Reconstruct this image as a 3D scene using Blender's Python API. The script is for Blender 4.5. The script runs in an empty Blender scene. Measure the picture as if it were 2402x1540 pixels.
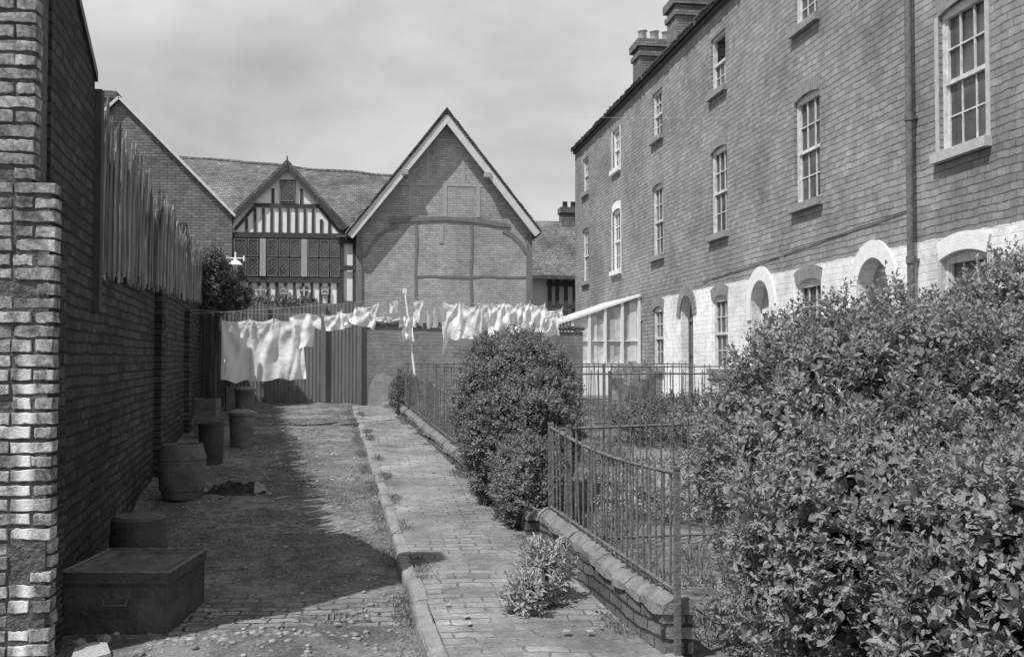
import bpy, math, random
import numpy as np
from mathutils import Vector, Matrix, noise
random.seed(7); np.random.seed(7)
COL=bpy.context.scene.collection
WP={}
# ---------------------------------------------------------------- materials
def nmat(name):
    m=bpy.data.materials.new(name); m.use_nodes=True
    nt=m.node_tree; b=nt.nodes['Principled BSDF']; return m,nt,b
def nd(nt,t,**k):
    n=nt.nodes.new(t)
    for a,v in k.items(): setattr(n,a,v)
    return n
def L(nt,a,b): nt.links.new(a,b)
def g3(v): return (v,v*1.0,v*0.985,1)
def ramp(nt,src,p0,v0,p1,v1):
    r=nd(nt,'ShaderNodeMapRange'); r.inputs[1].default_value=p0; r.inputs[2].default_value=p1
    r.inputs[3].default_value=v0; r.inputs[4].default_value=v1; L(nt,src,r.inputs[0]); return r.outputs[0]
def mth(nt,op,a,b=None):
    n=nd(nt,'ShaderNodeMath',operation=op)
    for i,x in enumerate((a,b)):
        if x is None: continue
        if isinstance(x,(int,float)): n.inputs[i].default_value=x
        else: L(nt,x,n.inputs[i])
    return n.outputs[0]
def nse(nt,vec,scale,detail=5,rough=.6):
    n=nd(nt,'ShaderNodeTexNoise'); n.inputs['Scale'].default_value=scale; n.inputs['Detail'].default_value=detail
    n.inputs['Roughness'].default_value=rough; L(nt,vec,n.inputs['Vector']); return n.outputs[0]
def mixc(nt,f,a,b,mode='MIX'):
    n=nd(nt,'ShaderNodeMixRGB',blend_type=mode)
    for i,x in zip((0,1,2),(f,a,b)):
        if isinstance(x,(int,float)): n.inputs[i].default_value= x if i==0 else g3(x)
        elif isinstance(x,tuple): n.inputs[i].default_value=x
        else: L(nt,x,n.inputs[i])
    return n.outputs[0]
def bumpn(nt,b,h,strength,dist=.02):
    n=nd(nt,'ShaderNodeBump'); n.inputs['Strength'].default_value=strength; n.inputs['Distance'].default_value=dist
    L(nt,h,n.inputs['Height']); L(nt,n.outputs[0],b.inputs['Normal'])
def gmat(name,lo,hi,scale=6,rough=.85,bump=.3,fine=40,island=0,spec=.3,stretch=None):
    m,nt,b=nmat(name); geo=nd(nt,'ShaderNodeNewGeometry'); p=geo.outputs['Position']
    if stretch:
        v=nd(nt,'ShaderNodeVectorMath',operation='MULTIPLY'); L(nt,p,v.inputs[0]); v.inputs[1].default_value=stretch; p=v.outputs[0]
    a=nse(nt,p,scale); f=nse(nt,p,fine,3)
    s=mth(nt,'ADD',mth(nt,'MULTIPLY',a,.65),mth(nt,'MULTIPLY',f,.35))
    fac=ramp(nt,s,.36,0,.64,1)
    c=mixc(nt,fac,lo,hi)
    if island:
        r=ramp(nt,geo.outputs['Random Per Island'],0,1-island,1,1+island)
        c=mixc(nt,1.0,c,r,'MULTIPLY')
    L(nt,c,b.inputs['Base Color']); b.inputs['Roughness'].default_value=rough
    b.inputs['Specular IOR Level'].default_value=spec
    if bump: bumpn(nt,b,f,bump)
    return m
def brickmat(name,c1,c2,cm,bw=.225,bh=.078,ms=.01,bump=.6,stain=.35,flat=False,dist=.012,white=None,patch=None,hline=None,rough=.9,bd=.02,stain_s=.6,grit=None):
    m,nt,b=nmat(name); geo=nd(nt,'ShaderNodeNewGeometry'); P=geo.outputs['Position']
    sp=nd(nt,'ShaderNodeSeparateXYZ'); L(nt,P,sp.inputs[0])
    sn=nd(nt,'ShaderNodeSeparateXYZ'); L(nt,geo.outputs['True Normal'],sn.inputs[0])
    if flat: u,v=sp.outputs[0],sp.outputs[1]
    else:
        gt=mth(nt,'GREATER_THAN',mth(nt,'ABSOLUTE',sn.outputs[0]),mth(nt,'ABSOLUTE',sn.outputs[1]))
        u=mth(nt,'ADD',mth(nt,'MULTIPLY',sp.outputs[1],gt),mth(nt,'MULTIPLY',sp.outputs[0],mth(nt,'SUBTRACT',1.0,gt)))
        v=sp.outputs[2]
    n1=nse(nt,P,2.2,3); n2=nse(nt,P,9,3)
    du=mth(nt,'MULTIPLY',mth(nt,'SUBTRACT',n2,.5),dist*2); dv=mth(nt,'MULTIPLY',mth(nt,'SUBTRACT',n1,.5),dist*3)
    cb=nd(nt,'ShaderNodeCombineXYZ'); L(nt,mth(nt,'ADD',u,du),cb.inputs[0])
    vv=mth(nt,'ADD',v,mth(nt,'ADD',dv,mth(nt,'MULTIPLY',mth(nt,'SUBTRACT',nse(nt,P,22,2),.5),dist*.8)))
    L(nt,vv,cb.inputs[1])
    br=nd(nt,'ShaderNodeTexBrick'); L(nt,cb.outputs[0],br.inputs['Vector'])
    br.inputs['Color1'].default_value=g3(c1); br.inputs['Color2'].default_value=g3(c2); br.inputs['Mortar'].default_value=g3(cm)
    br.inputs['Scale'].default_value=1; br.inputs['Brick Width'].default_value=bw; br.inputs['Row Height'].default_value=bh
    br.inputs['Mortar Size'].default_value=ms; br.inputs['Mortar Smooth'].default_value=.25; br.inputs['Bias'].default_value=0
    c=br.outputs['Color']; fine=nse(nt,P,45,4)
    big=nse(nt,P,stain_s,6,.65); mid=nse(nt,P,5,5,.7); hl=None; pf=None
    if hline:
        frc=mth(nt,'FRACT',mth(nt,'DIVIDE',vv,bh)); dd=mth(nt,'ABSOLUTE',mth(nt,'SUBTRACT',frc,.5))
        hl=mth(nt,'MULTIPLY',ramp(nt,dd,.36,0,.47,1),ramp(nt,n2,.35,.35,.6,1))
        c=mixc(nt,hl,c,hline)
    if patch is not None:
        pf=ramp(nt,nse(nt,P,patch[0],6,.65),patch[1],0,patch[1]+.08,1); pf=mth(nt,'MULTIPLY',pf,.93); c=mixc(nt,pf,c,patch[2])
    if grit: c=mixc(nt,ramp(nt,nse(nt,P,60,6,.85),.56,0,.66,.7),c,grit)
    if white is not None:
        zt,yt=white
        zz=mth(nt,'ADD',sp.outputs[2],mth(nt,'MULTIPLY',mth(nt,'SUBTRACT',mid,.5),.10))
        f=mth(nt,'MULTIPLY',mth(nt,'LESS_THAN',zz,zt),mth(nt,'LESS_THAN',sp.outputs[1],yt))
        wc=mixc(nt,ramp(nt,mid,.60,0,.68,.75),mixc(nt,br.outputs['Fac'],.86,.78),.45)
        if hl is not None: wc=mixc(nt,mth(nt,'MULTIPLY',hl,.2),wc,.5)
        c=mixc(nt,f,c,wc)
    c=mixc(nt,1.0,c,ramp(nt,big,.3,1-stain,.7,1+stain*.6),'MULTIPLY')
    c=mixc(nt,1.0,c,ramp(nt,mid,.3,.76,.7,1.22),'MULTIPLY')
    c=mixc(nt,1.0,c,ramp(nt,fine,.3,.80,.7,1.2),'MULTIPLY')
    L(nt,c,b.inputs['Base Color']); b.inputs['Roughness'].default_value=rough; b.inputs['Specular IOR Level'].default_value=.2
    bf=mth(nt,'SUBTRACT',1.0,br.outputs['Fac'])
    if pf is not None: bf=mth(nt,'MULTIPLY',bf,mth(nt,'SUBTRACT',1.0,mth(nt,'MULTIPLY',pf,.8)))
    h=mth(nt,'ADD',bf,mth(nt,'MULTIPLY',fine,.35))
    bumpn(nt,b,h,bump,bd)
    return m
M_terr=brickmat('terrace_brick',.25,.33,.2,bh=.092,ms=.008,white=(3.06,23.4),bump=.5,stain=.36,hline=.09,dist=.02)
M_arch=gmat('brick_arch',.19,.30,8); M_warch=gmat('white_arch',.70,.85,8)
M_gable=brickmat('gable_brick',.34,.43,.27,ms=.009,bump=.5,stain=.3,hline=.22)
M_left=brickmat('soot_shade_brick',.04,.09,.025,ms=.011,bump=1,stain=.5,bd=.03,dist=.02)
M_gar=brickmat('garden_wall_brick',.17,.26,.11,ms=.012,stain=.5,patch=(.9,.36,.25),dist=.04,grit=.34)
M_lowb=brickmat('low_wall_brick',.12,.21,.05,bump=1,stain=.45,bd=.03,dist=.03)
M_lgab=brickmat('old_brick',.15,.24,.10,stain=.35,hline=.085)
M_tile=brickmat('roof_tile',.13,.22,.06,bw=.17,bh=.085,ms=.008,bump=1,stain=.5,bd=.04,hline=.065,dist=.03)
M_path=brickmat('path_brick',.21,.29,.12,bw=.24,bh=.12,ms=.008,flat=True,stain=.5,bump=.6,dist=.035,stain_s=1.3,patch=(1.5,.46,.20),grit=.34)
def piermat():
    m,nt,b=nmat('pier_brick'); geo=nd(nt,'ShaderNodeNewGeometry'); P=geo.outputs['Position']
    sp=nd(nt,'ShaderNodeSeparateXYZ'); L(nt,P,sp.inputs[0])
    a=nse(nt,P,14,6,.7); f=nse(nt,P,70,5,.8)
    c=mixc(nt,ramp(nt,a,.38,0,.62,1),.26,.60)
    c=mixc(nt,1.0,c,ramp(nt,geo.outputs['Random Per Island'],0,.6,1,1.25),'MULTIPLY')
    c=mixc(nt,1.0,c,ramp(nt,nse(nt,P,3.5,6,.7),.35,.6,.6,1.15),'MULTIPLY')
    c=mixc(nt,1.0,c,ramp(nt,f,.38,.6,.6,1.15),'MULTIPLY')
    d=mth(nt,'ABSOLUTE',mth(nt,'ADD',mth(nt,'ADD',sp.outputs[0],mth(nt,'MULTIPLY',mth(nt,'SUBTRACT',nse(nt,P,5,4),.5),.08)),1.895))
    fm=mth(nt,'MULTIPLY',ramp(nt,d,.012,.9,.055,0),ramp(nt,sp.outputs[2],1.45,1,1.75,0))
    c=mixc(nt,fm,c,.95)
    L(nt,c,b.inputs['Base Color']); b.inputs['Roughness'].default_value=1; b.inputs['Specular IOR Level'].default_value=.0
    bumpn(nt,b,mth(nt,'ADD',a,f),.8,.014); return m
M_pier=piermat()
M_mort=gmat('dark_mortar',.06,.14,20,bump=1)
M_timb=gmat('dark_timber',.045,.09,5,stretch=(6,6,1)); M_timbm=gmat('grey_timber',.13,.23,5,stretch=(6,6,1)); M_timbl=gmat('pale_timber',.30,.42,5,stretch=(6,6,1))
M_barge=gmat('barge_paint',.52,.66,5)
M_white=gmat('limewash',.74,.88,5); M_paint=gmat('white_paint',.66,.84,12,rough=.5,bump=.1); M_pwin=gmat('weathered_window_paint',.42,.74,9,rough=.6,bump=.2)
M_sill=gmat('sill_stone',.2,.32,10); M_sill2=gmat('painted_sill',.38,.5,10); M_dark=gmat('dark_paint',.03,.06,8,rough=.5)
M_iron=gmat('rusty_iron',.08,.19,14,rough=.7,bump=.5)
M_pale=gmat('weathered_pales',.10,.28,4,island=.6,stretch=(5,5,1),spec=.05,rough=1)
M_corr=gmat('corrugated_iron',.12,.20,2,rough=.8,bump=.2,stretch=(3,2,.5),spec=.1)
M_stone=gmat('coping_stone',.11,.24,7,bump=.8); M_slab=gmat('pale_stone',.22,.36,7,bump=.6)
M_kerb=gmat('kerb_stone',.16,.3,6,bump=.9)
M_tin=gmat('dull_tin',.035,.08,6,rough=.6); M_rim=gmat('worn_tin_edge',.07,.16,12,rough=.5); M_bin=gmat('galvanised_bin',.09,.19,6,rough=.5); M_crate=gmat('crate_wood',.09,.18,6)
M_door=gmat('door_paint',.10,.15,6,rough=.5); M_tymp=gmat('fanlight_board',.34,.44,6)
M_sack=gmat('sack_cloth',.015,.06,12); M_curt=gmat('curtain_cloth',.55,.75,3); M_bark=gmat('bark',.05,.1,10)
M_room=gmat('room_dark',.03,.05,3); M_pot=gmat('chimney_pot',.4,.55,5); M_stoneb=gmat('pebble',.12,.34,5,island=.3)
def leafmat(name,lo,hi,rough=.42,tr=.22):
    m,nt,b=nmat(name); geo=nd(nt,'ShaderNodeNewGeometry')
    r=ramp(nt,geo.outputs['Random Per Island'],0,0,1,1)
    c=mixc(nt,r,lo,hi); c=mixc(nt,1.0,c,ramp(nt,nse(nt,geo.outputs['Position'],2.5,3),.3,.75,.7,1.25),'MULTIPLY')
    L(nt,c,b.inputs['Base Color']); b.inputs['Roughness'].default_value=rough; b.inputs['Specular IOR Level'].default_value=.25
    t=nd(nt,'ShaderNodeBsdfTranslucent'); L(nt,c,t.inputs[0]); mx=nd(nt,'ShaderNodeMixShader'); mx.inputs[0].default_value=tr
    L(nt,b.outputs[0],mx.inputs[1]); L(nt,t.outputs[0],mx.inputs[2]); L(nt,mx.outputs[0],nt.nodes['Material Output'].inputs[0]); return m
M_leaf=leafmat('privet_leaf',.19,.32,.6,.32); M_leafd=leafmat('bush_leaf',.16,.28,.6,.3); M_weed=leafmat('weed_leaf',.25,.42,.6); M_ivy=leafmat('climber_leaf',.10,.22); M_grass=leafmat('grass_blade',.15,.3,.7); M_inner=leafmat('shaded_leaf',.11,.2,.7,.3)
def clothmat():
    m,nt,b=nmat('washed_linen'); geo=nd(nt,'ShaderNodeNewGeometry')
    c=mixc(nt,nse(nt,geo.outputs['Position'],4),.76,.86); L(nt,c,b.inputs['Base Color']); b.inputs['Roughness'].default_value=.9
    bumpn(nt,b,nse(nt,geo.outputs['Position'],9,5,.6),.6,.03)
    t=nd(nt,'ShaderNodeBsdfTranslucent'); L(nt,c,t.inputs[0]); mx=nd(nt,'ShaderNodeMixShader'); mx.inputs[0].default_value=.2
    L(nt,b.outputs[0],mx.inputs[1]); L(nt,t.outputs[0],mx.inputs[2]); L(nt,mx.outputs[0],nt.nodes['Material Output'].inputs[0]); return m
M_cloth=clothmat()
def glassmat(name,base,dif=.3,gls=.55,fa=.06):
    m,nt,b=nmat(name); lw=nd(nt,'ShaderNodeFresnel'); lw.inputs[0].default_value=1.5
    gl=nd(nt,'ShaderNodeBsdfGlossy'); gl.inputs[0].default_value=(gls,gls,gls,1); gl.inputs['Roughness'].default_value=.12
    geo=nd(nt,'ShaderNodeNewGeometry'); bp=nd(nt,'ShaderNodeBump'); bp.inputs['Strength'].default_value=.25; bp.inputs['Distance'].default_value=.05
    L(nt,nse(nt,geo.outputs['Position'],3,2),bp.inputs['Height']); L(nt,bp.outputs[0],gl.inputs['Normal'])
    df=nd(nt,'ShaderNodeBsdfTransparent'); df.inputs[0].default_value=(.8,.8,.8,1)
    dd=nd(nt,'ShaderNodeBsdfDiffuse'); L(nt,mixc(nt,ramp(nt,nse(nt,geo.outputs['Position'],2.2,4),.35,0,.65,1),base*.5,base*1.4),dd.inputs[0])
    m0=nd(nt,'ShaderNodeMixShader'); m0.inputs[0].default_value=dif; L(nt,df.outputs[0],m0.inputs[1]); L(nt,dd.outputs[0],m0.inputs[2])
    mx=nd(nt,'ShaderNodeMixShader'); L(nt,mth(nt,'ADD',lw.outputs[0],fa),mx.inputs[0]); L(nt,m0.outputs[0],mx.inputs[1]); L(nt,gl.outputs[0],mx.inputs[2])
    L(nt,mx.outputs[0],nt.nodes['Material Output'].inputs[0]); return m
M_glass=glassmat('old_glass',.22,.4); M_gglass=glassmat('dusty_glass',.55,.9,.9,0); M_lglass=glassmat('leaded_glass',.12,.8)
def lanemat():
    m,nt,b=nmat('trodden_earth'); geo=nd(nt,'ShaderNodeNewGeometry'); P=geo.outputs['Position']
    sp=nd(nt,'ShaderNodeSeparateXYZ'); L(nt,P,sp.inputs[0])
    a=nse(nt,P,1.3,8,.65); f=nse(nt,P,34,7,.8); mid=nse(nt,P,6,6,.7)
    c=mixc(nt,ramp(nt,a,.40,0,.60,1),.12,.25)
    c=mixc(nt,ramp(nt,f,.53,0,.60,.75),c,.37)
    c=mixc(nt,ramp(nt,mid,.50,0,.58,.6),c,.09)
    c=mixc(nt,ramp(nt,nse(nt,P,70,3,.8),.60,0,.66,.8),c,.05)
    cb=nd(nt,'ShaderNodeCombineXYZ'); L(nt,mth(nt,'ADD',sp.outputs[0],mth(nt,'MULTIPLY',mid,.08)),cb.inputs[0]); L(nt,mth(nt,'ADD',sp.outputs[1],mth(nt,'MULTIPLY',mid,.12)),cb.inputs[1])
    br=nd(nt,'ShaderNodeTexBrick'); L(nt,cb.outputs[0],br.inputs['Vector']); br.inputs['Color1'].default_value=g3(.2); br.inputs['Color2'].default_value=g3(.32); br.inputs['Mortar'].default_value=g3(.07)
    br.inputs['Scale'].default_value=1; br.inputs['Brick Width'].default_value=.2; br.inputs['Row Height'].default_value=.1; br.inputs['Mortar Size'].default_value=.01; br.inputs['Mortar Smooth'].default_value=.4
    yy=mth(nt,'ADD',sp.outputs[1],mth(nt,'MULTIPLY',a,.8))
    msk=mth(nt,'MULTIPLY',mth(nt,'MULTIPLY',ramp(nt,yy,6.8,0,6.95,1),ramp(nt,yy,7.5,1,7.9,0)),ramp(nt,mid,.45,1,.55,.15))
    c=mixc(nt,msk,c,br.outputs['Color'])
    L(nt,c,b.inputs['Base Color']); b.inputs['Roughness'].default_value=1; b.inputs['Specular IOR Level'].default_value=.05
    h=mth(nt,'ADD',mth(nt,'ADD',mth(nt,'MULTIPLY',f,.9),mth(nt,'MULTIPLY',mid,.5)),mth(nt,'MULTIPLY',msk,mth(nt,'MULTIPLY',br.outputs['Fac'],-.8)))
    bumpn(nt,b,h,.85,.03); return m
M_lane=lanemat()
# ---------------------------------------------------------------- mesh builder
class MB:
    def __init__(s): s.v=[];s.f=[];s.m=[]
    def add(s,vs,fs,mi=0):
        b=len(s.v); s.v+=[tuple(p) for p in vs]; s.f+=[tuple(b+i for i in f) for f in fs]; s.m+=[mi]*len(fs); return s
    def box(s,x0,x1,y0,y1,z0,z1,mi=0,M=None):
        vs=[Vector((x,y,z)) for z in (z0,z1) for y in (y0,y1) for x in (x0,x1)]
        if M: vs=[M@v for v in vs]
        return s.add(vs,[(0,2,3,1),(4,5,7,6),(0,1,5,4),(2,6,7,3),(0,4,6,2),(1,3,7,5)],mi)
    def cyl(s,p0,p1,r0,r1=None,n=10,mi=0):
        p0=Vector(p0);p1=Vector(p1); r1=r0 if r1 is None else r1
        q=(p1-p0).to_track_quat('Z','Y'); vs=[]
        for p,r in ((p0,r0),(p1,r1)):
            for i in range(n):
                a=2*math.pi*i/n; vs.append(p+q@Vector((r*math.cos(a),r*math.sin(a),0)))
        fs=[(i,(i+1)%n,n+(i+1)%n,n+i) for i in range(n)]+[tuple(range(n))[::-1],tuple(range(n,2*n))]
        return s.add(vs,fs,mi)
    def tube(s,pts,r,n=6,mi=0):
        for a,b in zip(pts,pts[1:]): s.cyl(a,b,r,r,n,mi)
        return s
    def lathe(s,prof,c,n=24,mi=0,M=None):
        vs=[]
        for r,z in prof:
            for i in range(n):
                a=2*math.pi*i/n; v=Vector((r*math.cos(a),r*math.sin(a),z))
                if M: v=M@v
                vs.append(v+Vector(c))
        k=len(prof); fs=[(j*n+i,j*n+(i+1)%n,(j+1)*n+(i+1)%n,(j+1)*n+i) for j in range(k-1) for i in range(n)]
        return s.add(vs,fs,mi)
    def prismy(s,poly,y0,y1,mi=0,dx=0):
        n=len(poly); vs=[(x,y0,z) for x,z in poly]+[(x+dx,y1,z) for x,z in poly]
        return s.add(vs,[tuple(range(n)),tuple(range(n,2*n))[::-1]]+[(i,n+i,n+(i+1)%n,(i+1)%n) for i in range(n)],mi)
    def prismx(s,poly,x0,x1,mi=0):
        n=len(poly); vs=[(x0,y,z) for y,z in poly]+[(x1,y,z) for y,z in poly]
        return s.add(vs,[tuple(range(n))[::-1],tuple(range(n,2*n))]+[(i,(i+1)%n,n+(i+1)%n,n+i) for i in range(n)],mi)
    def rib(s,pts,w,y0,y1,mi=0,wob=0):
        pts=[Vector(p) for p in pts]; n=len(pts); up=[];dn=[]
        for i,p in enumerate(pts):
            d=(pts[min(i+1,n-1)]-pts[max(i-1,0)]).normalized(); q=Vector((-d.y,d.x))*(w/2*(1+random.uniform(-wob,wob)))
            up.append(p+q); dn.append(p-q)
        vs=[(a.x,y,a.y) for y in (y0,y1) for a in up+dn]; k=2*n; fs=[]
        for i in range(n-1):
            fs+=[(i,i+1,n+i+1,n+i),(k+i,k+n+i,k+n+i+1,k+i+1),(i,k+i,k+i+1,i+1),(n+i,n+i+1,k+n+i+1,k+n+i)]
        fs+=[(0,n,k+n,k),(n-1,k+n-1,k+2*n-1,2*n-1)]
        return s.add(vs,fs,mi)
    def mesh(s,name,mats,smooth=False):
        me=bpy.data.meshes.new(name); me.from_pydata(s.v,[],s.f)
        for m in (mats if isinstance(mats,(list,tuple)) else [mats]): me.materials.append(m)
        me.polygons.foreach_set('material_index',s.m)
        if smooth: me.polygons.foreach_set('use_smooth',[True]*len(s.f))
        me.update(); return me
def link(o,parent,loc):
    COL.objects.link(o); o.location=loc; WP[o.name]=Vector(loc)
    if parent: o.parent=parent; o.matrix_parent_inverse=Matrix.Translation(-WP[parent.name])
    return o
def part(name,me,parent,loc=(0,0,0),label=None):
    o=link(bpy.data.objects.new(name,me),parent,loc)
    if label: o['label']=label
    return o
def top(name,label,cat,loc=(0,0,0),me=None,group=None,kind=None):
    o=link(bpy.data.objects.new(name,me),None,loc)
    if label: o['label']=label
    if cat: o['category']=cat
    if group: o['group']=group
    if kind: o['kind']=kind
    return o
def plate(name,outer,holes,t,mat,plane,w0):
    cu=bpy.data.curves.new(name,'CURVE'); cu.dimensions='2D'; cu.fill_mode='BOTH'; cu.extrude=t/2
    for poly in [outer]+holes:
        sp=cu.splines.new('POLY'); sp.points.add(len(poly)-1)
        for p,(a,b) in zip(sp.points,poly): p.co=(a,b,0,1)
        sp.use_cyclic_u=True
    o=bpy.data.objects.new('tmp',cu); COL.objects.link(o); dg=bpy.context.evaluated_depsgraph_get()
    me=bpy.data.meshes.new_from_object(o.evaluated_get(dg),depsgraph=dg); bpy.data.objects.remove(o)
    if plane=='x': Mx=Matrix(((0,0,1,w0),(1,0,0,0),(0,1,0,0),(0,0,0,1)))
    else: Mx=Matrix(((1,0,0,0),(0,0,-1,w0),(0,1,0,0),(0,0,0,1)))
    me.transform(Mx); me.name=name; me.materials.clear(); me.materials.append(mat)
    for p in me.polygons: p.use_smooth=False; p.material_index=0
    return me
def gz(y): 
    return .045*(min(max(y,6),22)-6)
def kx(y): return .33-.046*(y-5.5)
def fx(y): return 1.63-.078*(y-5.33)
def wx(y): return -1.24-.1*y
def drop(y): return .09-.06*min(1,max(0,(y-7)/4))
# ---------------------------------------------------------------- ground
def fr(a,b,st): return list(np.arange(a,b,st))
xs=[-400,-120,-40,-15,-8,-5]+fr(-4,9,.10)+[9,12,18,40,120,400]
ys=[-200,-60,-15,-3]+fr(0,24,.12)+[24,26,30,36,45,60,100,250,900]
def gh(x,y):
    z=gz(y)
    if x<(kx(y)+fx(y))/2: z-=drop(y)
    else: z-=.02
    if kx(y)+.12<x<fx(y)-.1: z-=.08
    if -4<x<9 and 0<y<24:
        z+=(noise.noise(Vector((x*1.3,y*1.3,0)))*.035+noise.noise(Vector((x*5,y*5,3)))*.016)
    return z
g=MB(); nx=len(xs)
g.add([(x,y,gh(x,y)) for y in ys for x in xs],[(j*nx+i,j*nx+i+1,(j+1)*nx+i+1,(j+1)*nx+i) for j in range(len(ys)-1) for i in range(nx-1)])
top('ground','',None,me=g.mesh('ground',M_lane,True),kind='structure')
p=MB(); rows=fr(2,20.8,.12); K=10
vs=[];
for y in rows:
    for i in range(K+1):
        t=i/K; x=kx(y)+.09+(fx(y)+.02-kx(y)-.09)*t
        vs.append((x,y,gz(y)+.015+noise.noise(Vector((x*2,y*2,7)))*.018))
fs=[(j*(K+1)+i,j*(K+1)+i+1,(j+1)*(K+1)+i+1,(j+1)*(K+1)+i) for j in range(len(rows)-1) for i in range(K)]
p.add(vs,fs); top('path','',None,me=p.mesh('path',M_path,True),kind='structure')
k=MB(); y=2.0
while y<20.6:
    ln=random.uniform(.45,.95); y1=min(y+ln,20.7); j=random.uniform(-.015,.015); dz=random.uniform(-.018,.002)-.008*min(1,max(0,(y-8)/3)); tw=random.uniform(-.012,.012)
    prof=[(0,-.35),(0,-.035),(.012,-.008),(.04,.0),(.09,.002),(.105,-.01),(.105,-.35)]
    n=len(prof); vs=[]
    yl=[y+.006,y+.04,(y+y1)/2,y1-.04,y1-.006]
    for qi,yy in enumerate(yl):
        e=.008 if qi in (0,4) else 0
        for a,b in prof: vs.append((kx(yy)+a+j+tw*(qi-2)/2+noise.noise(Vector((b*30,yy*6,4)))*.01,yy,gz(yy)+.03+b+dz-e+noise.noise(Vector((a*30,yy*9,1)))*.012))
    fs=[(q*n+i,q*n+i+1,(q+1)*n+i+1,(q+1)*n+i) for q in range(4) for i in range(n-1)]+[tuple(range(n)),tuple(range(4*n,5*n))[::-1]]
    k.add(vs,fs); y=y1
top('kerb','',None,me=k.mesh('kerb',M_kerb),kind='structure')
def rock(mb,c,r,sq=.6,n=0):
    ico=[(0,0,1),(.89,0,.45),(.28,.85,.45),(-.72,.53,.45),(-.72,-.53,.45),(.28,-.85,.45),(.72,.53,-.45),(-.28,.85,-.45),(-.89,0,-.45),(-.28,-.85,-.45),(.72,-.53,-.45),(0,0,-1)]
    F=[(0,1,2),(0,2,3),(0,3,4),(0,4,5),(0,5,1),(1,6,2),(2,7,3),(3,8,4),(4,9,5),(5,10,1),(1,10,6),(2,6,7),(3,7,8),(4,8,9),(5,9,10),(6,11,7),(7,11,8),(8,11,9),(9,11,10),(10,11,6)]
    a=random.uniform(0,6.3); ca,sa=math.cos(a),math.sin(a); ex=random.uniform(.7,1.4)
    mb.add([((x*ex*ca-y_*sa)*r*random.uniform(.85,1.1)+c[0],(x*ex*sa+y_*ca)*r+c[1],z*r*sq+c[2]) for x,y_,z in ico],F)
pb=MB()
for i in range(2200):
    y=4.5+16*random.random()**1.2; x=random.uniform(wx(y)+.1,kx(y)-.02)
    r=random.choice([.004,.005,.006,.007,.009,.012,.018,.024])*random.uniform(.7,1.2); rock(pb,(x,y,gh(x,y)+r*.2),r)
for i in range(350):
    y=random.uniform(4.8,18); x=random.uniform(kx(y)+.1,fx(y)-.1); r=random.uniform(.003,.009); rock(pb,(x,y,gz(y)+.02),r)
top('loose_stones','small pale pebbles scattered over the lane and path','stones',me=pb.mesh('loose_stones',M_stoneb,True),kind='stuff')
lt=MB()
for i in range(70):
    y=5+14*random.random(); x=random.uniform(wx(y)+.3,fx(y)-.15); s=random.uniform(.015,.045); a=random.uniform(0,6.3); z=(gh(x,y) if x<kx(y) else gz(y)+.02)+.012
    lt.add([(x+s*math.cos(a+q*1.57+random.uniform(-.3,.3))*random.uniform(.6,1),y+s*math.sin(a+q*1.57)*random.uniform(.6,1),z+random.uniform(-.004,.012)) for q in range(4)],[(0,1,2,3)])
top('litter','scattered pale scraps of litter and slate on the lane','litter',me=lt.mesh('litter',M_slab),kind='stuff')
cb=MB()
for i in range(44):
    t=i/44; x=-1.3+1.25*t+random.uniform(-.04,.04); y=6.34+.08*math.sin(t*3)+random.uniform(-.06,.05)
    rock(cb,(x,y,gh(x,y)-.006),random.uniform(.018,.040),.55)
    if i%2==0: rock(cb,(x+random.uniform(-.05,.05),y-random.uniform(.05,.2),gh(x,y)-.006),random.uniform(.014,.03),.5)
top('cobbles','row of rounded cobbles edging the brick setts','cobbles',me=cb.mesh('cobbles',M_stoneb,True),kind='stuff')
DG=MB(); zc=gh(-.14,6.72)+.012
DG.box(-.28,.0,6.62,6.635,zc-.03,zc); DG.box(-.28,.0,6.815,6.83,zc-.03,zc)
for i in range(8): DG.box(-.28+i*.038,-.266+i*.038,6.6351,6.8149,zc-.03,zc-.002)
top('drain_grate','small iron drain grate set in the lane setts','drain grate',(0,0,0),me=DG.mesh('drain_grate',M_iron))
# ---------------------------------------------------------------- terrace
FX=6.8; T=.3
def arc(cx,z,r,a0,a1,n): return [(cx+r*math.cos(a0+(a1-a0)*i/n),z+r*math.sin(a0+(a1-a0)*i/n)) for i in range(n+1)]
def seg_open(yc,w,z0,z1,rise):
    if rise==0: return [(yc-w/2,z0),(yc+w/2,z0),(yc+w/2,z1),(yc-w/2,z1)]
    R=(w*w/4+rise*rise)/(2*rise); zc=z1-R; a=math.asin(w/2/R)
    return [(yc-w/2,z0),(yc+w/2,z0)]+arc(yc,zc,R,math.pi/2-a,math.pi/2+a,8)
def arch_band(mb,yc,w,zs,rise,th,x0,x1,gap=0):
    R=(w*w/4+rise*rise)/(2*rise); zc=zs+rise-R; a=math.asin(min(1,w/2/R)) if rise<w/2-.001 else math.pi/2
    N=12
    if gap: N=int(2*a*R/.08)
    for i in range(N):
        a0=math.pi/2-a+2*a*i/N; a1=math.pi/2-a+2*a*(i+1)/N-(gap/R if gap else 0)
        I=arc(yc,zc,R,a0,a1,1); O=arc(yc,zc,R+th,a0,a1,1); mb.prismx([I[0],O[0],O[1],I[1]],x0+random.uniform(0,.003)*(1 if gap else 0),x1)
cache={}
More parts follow.
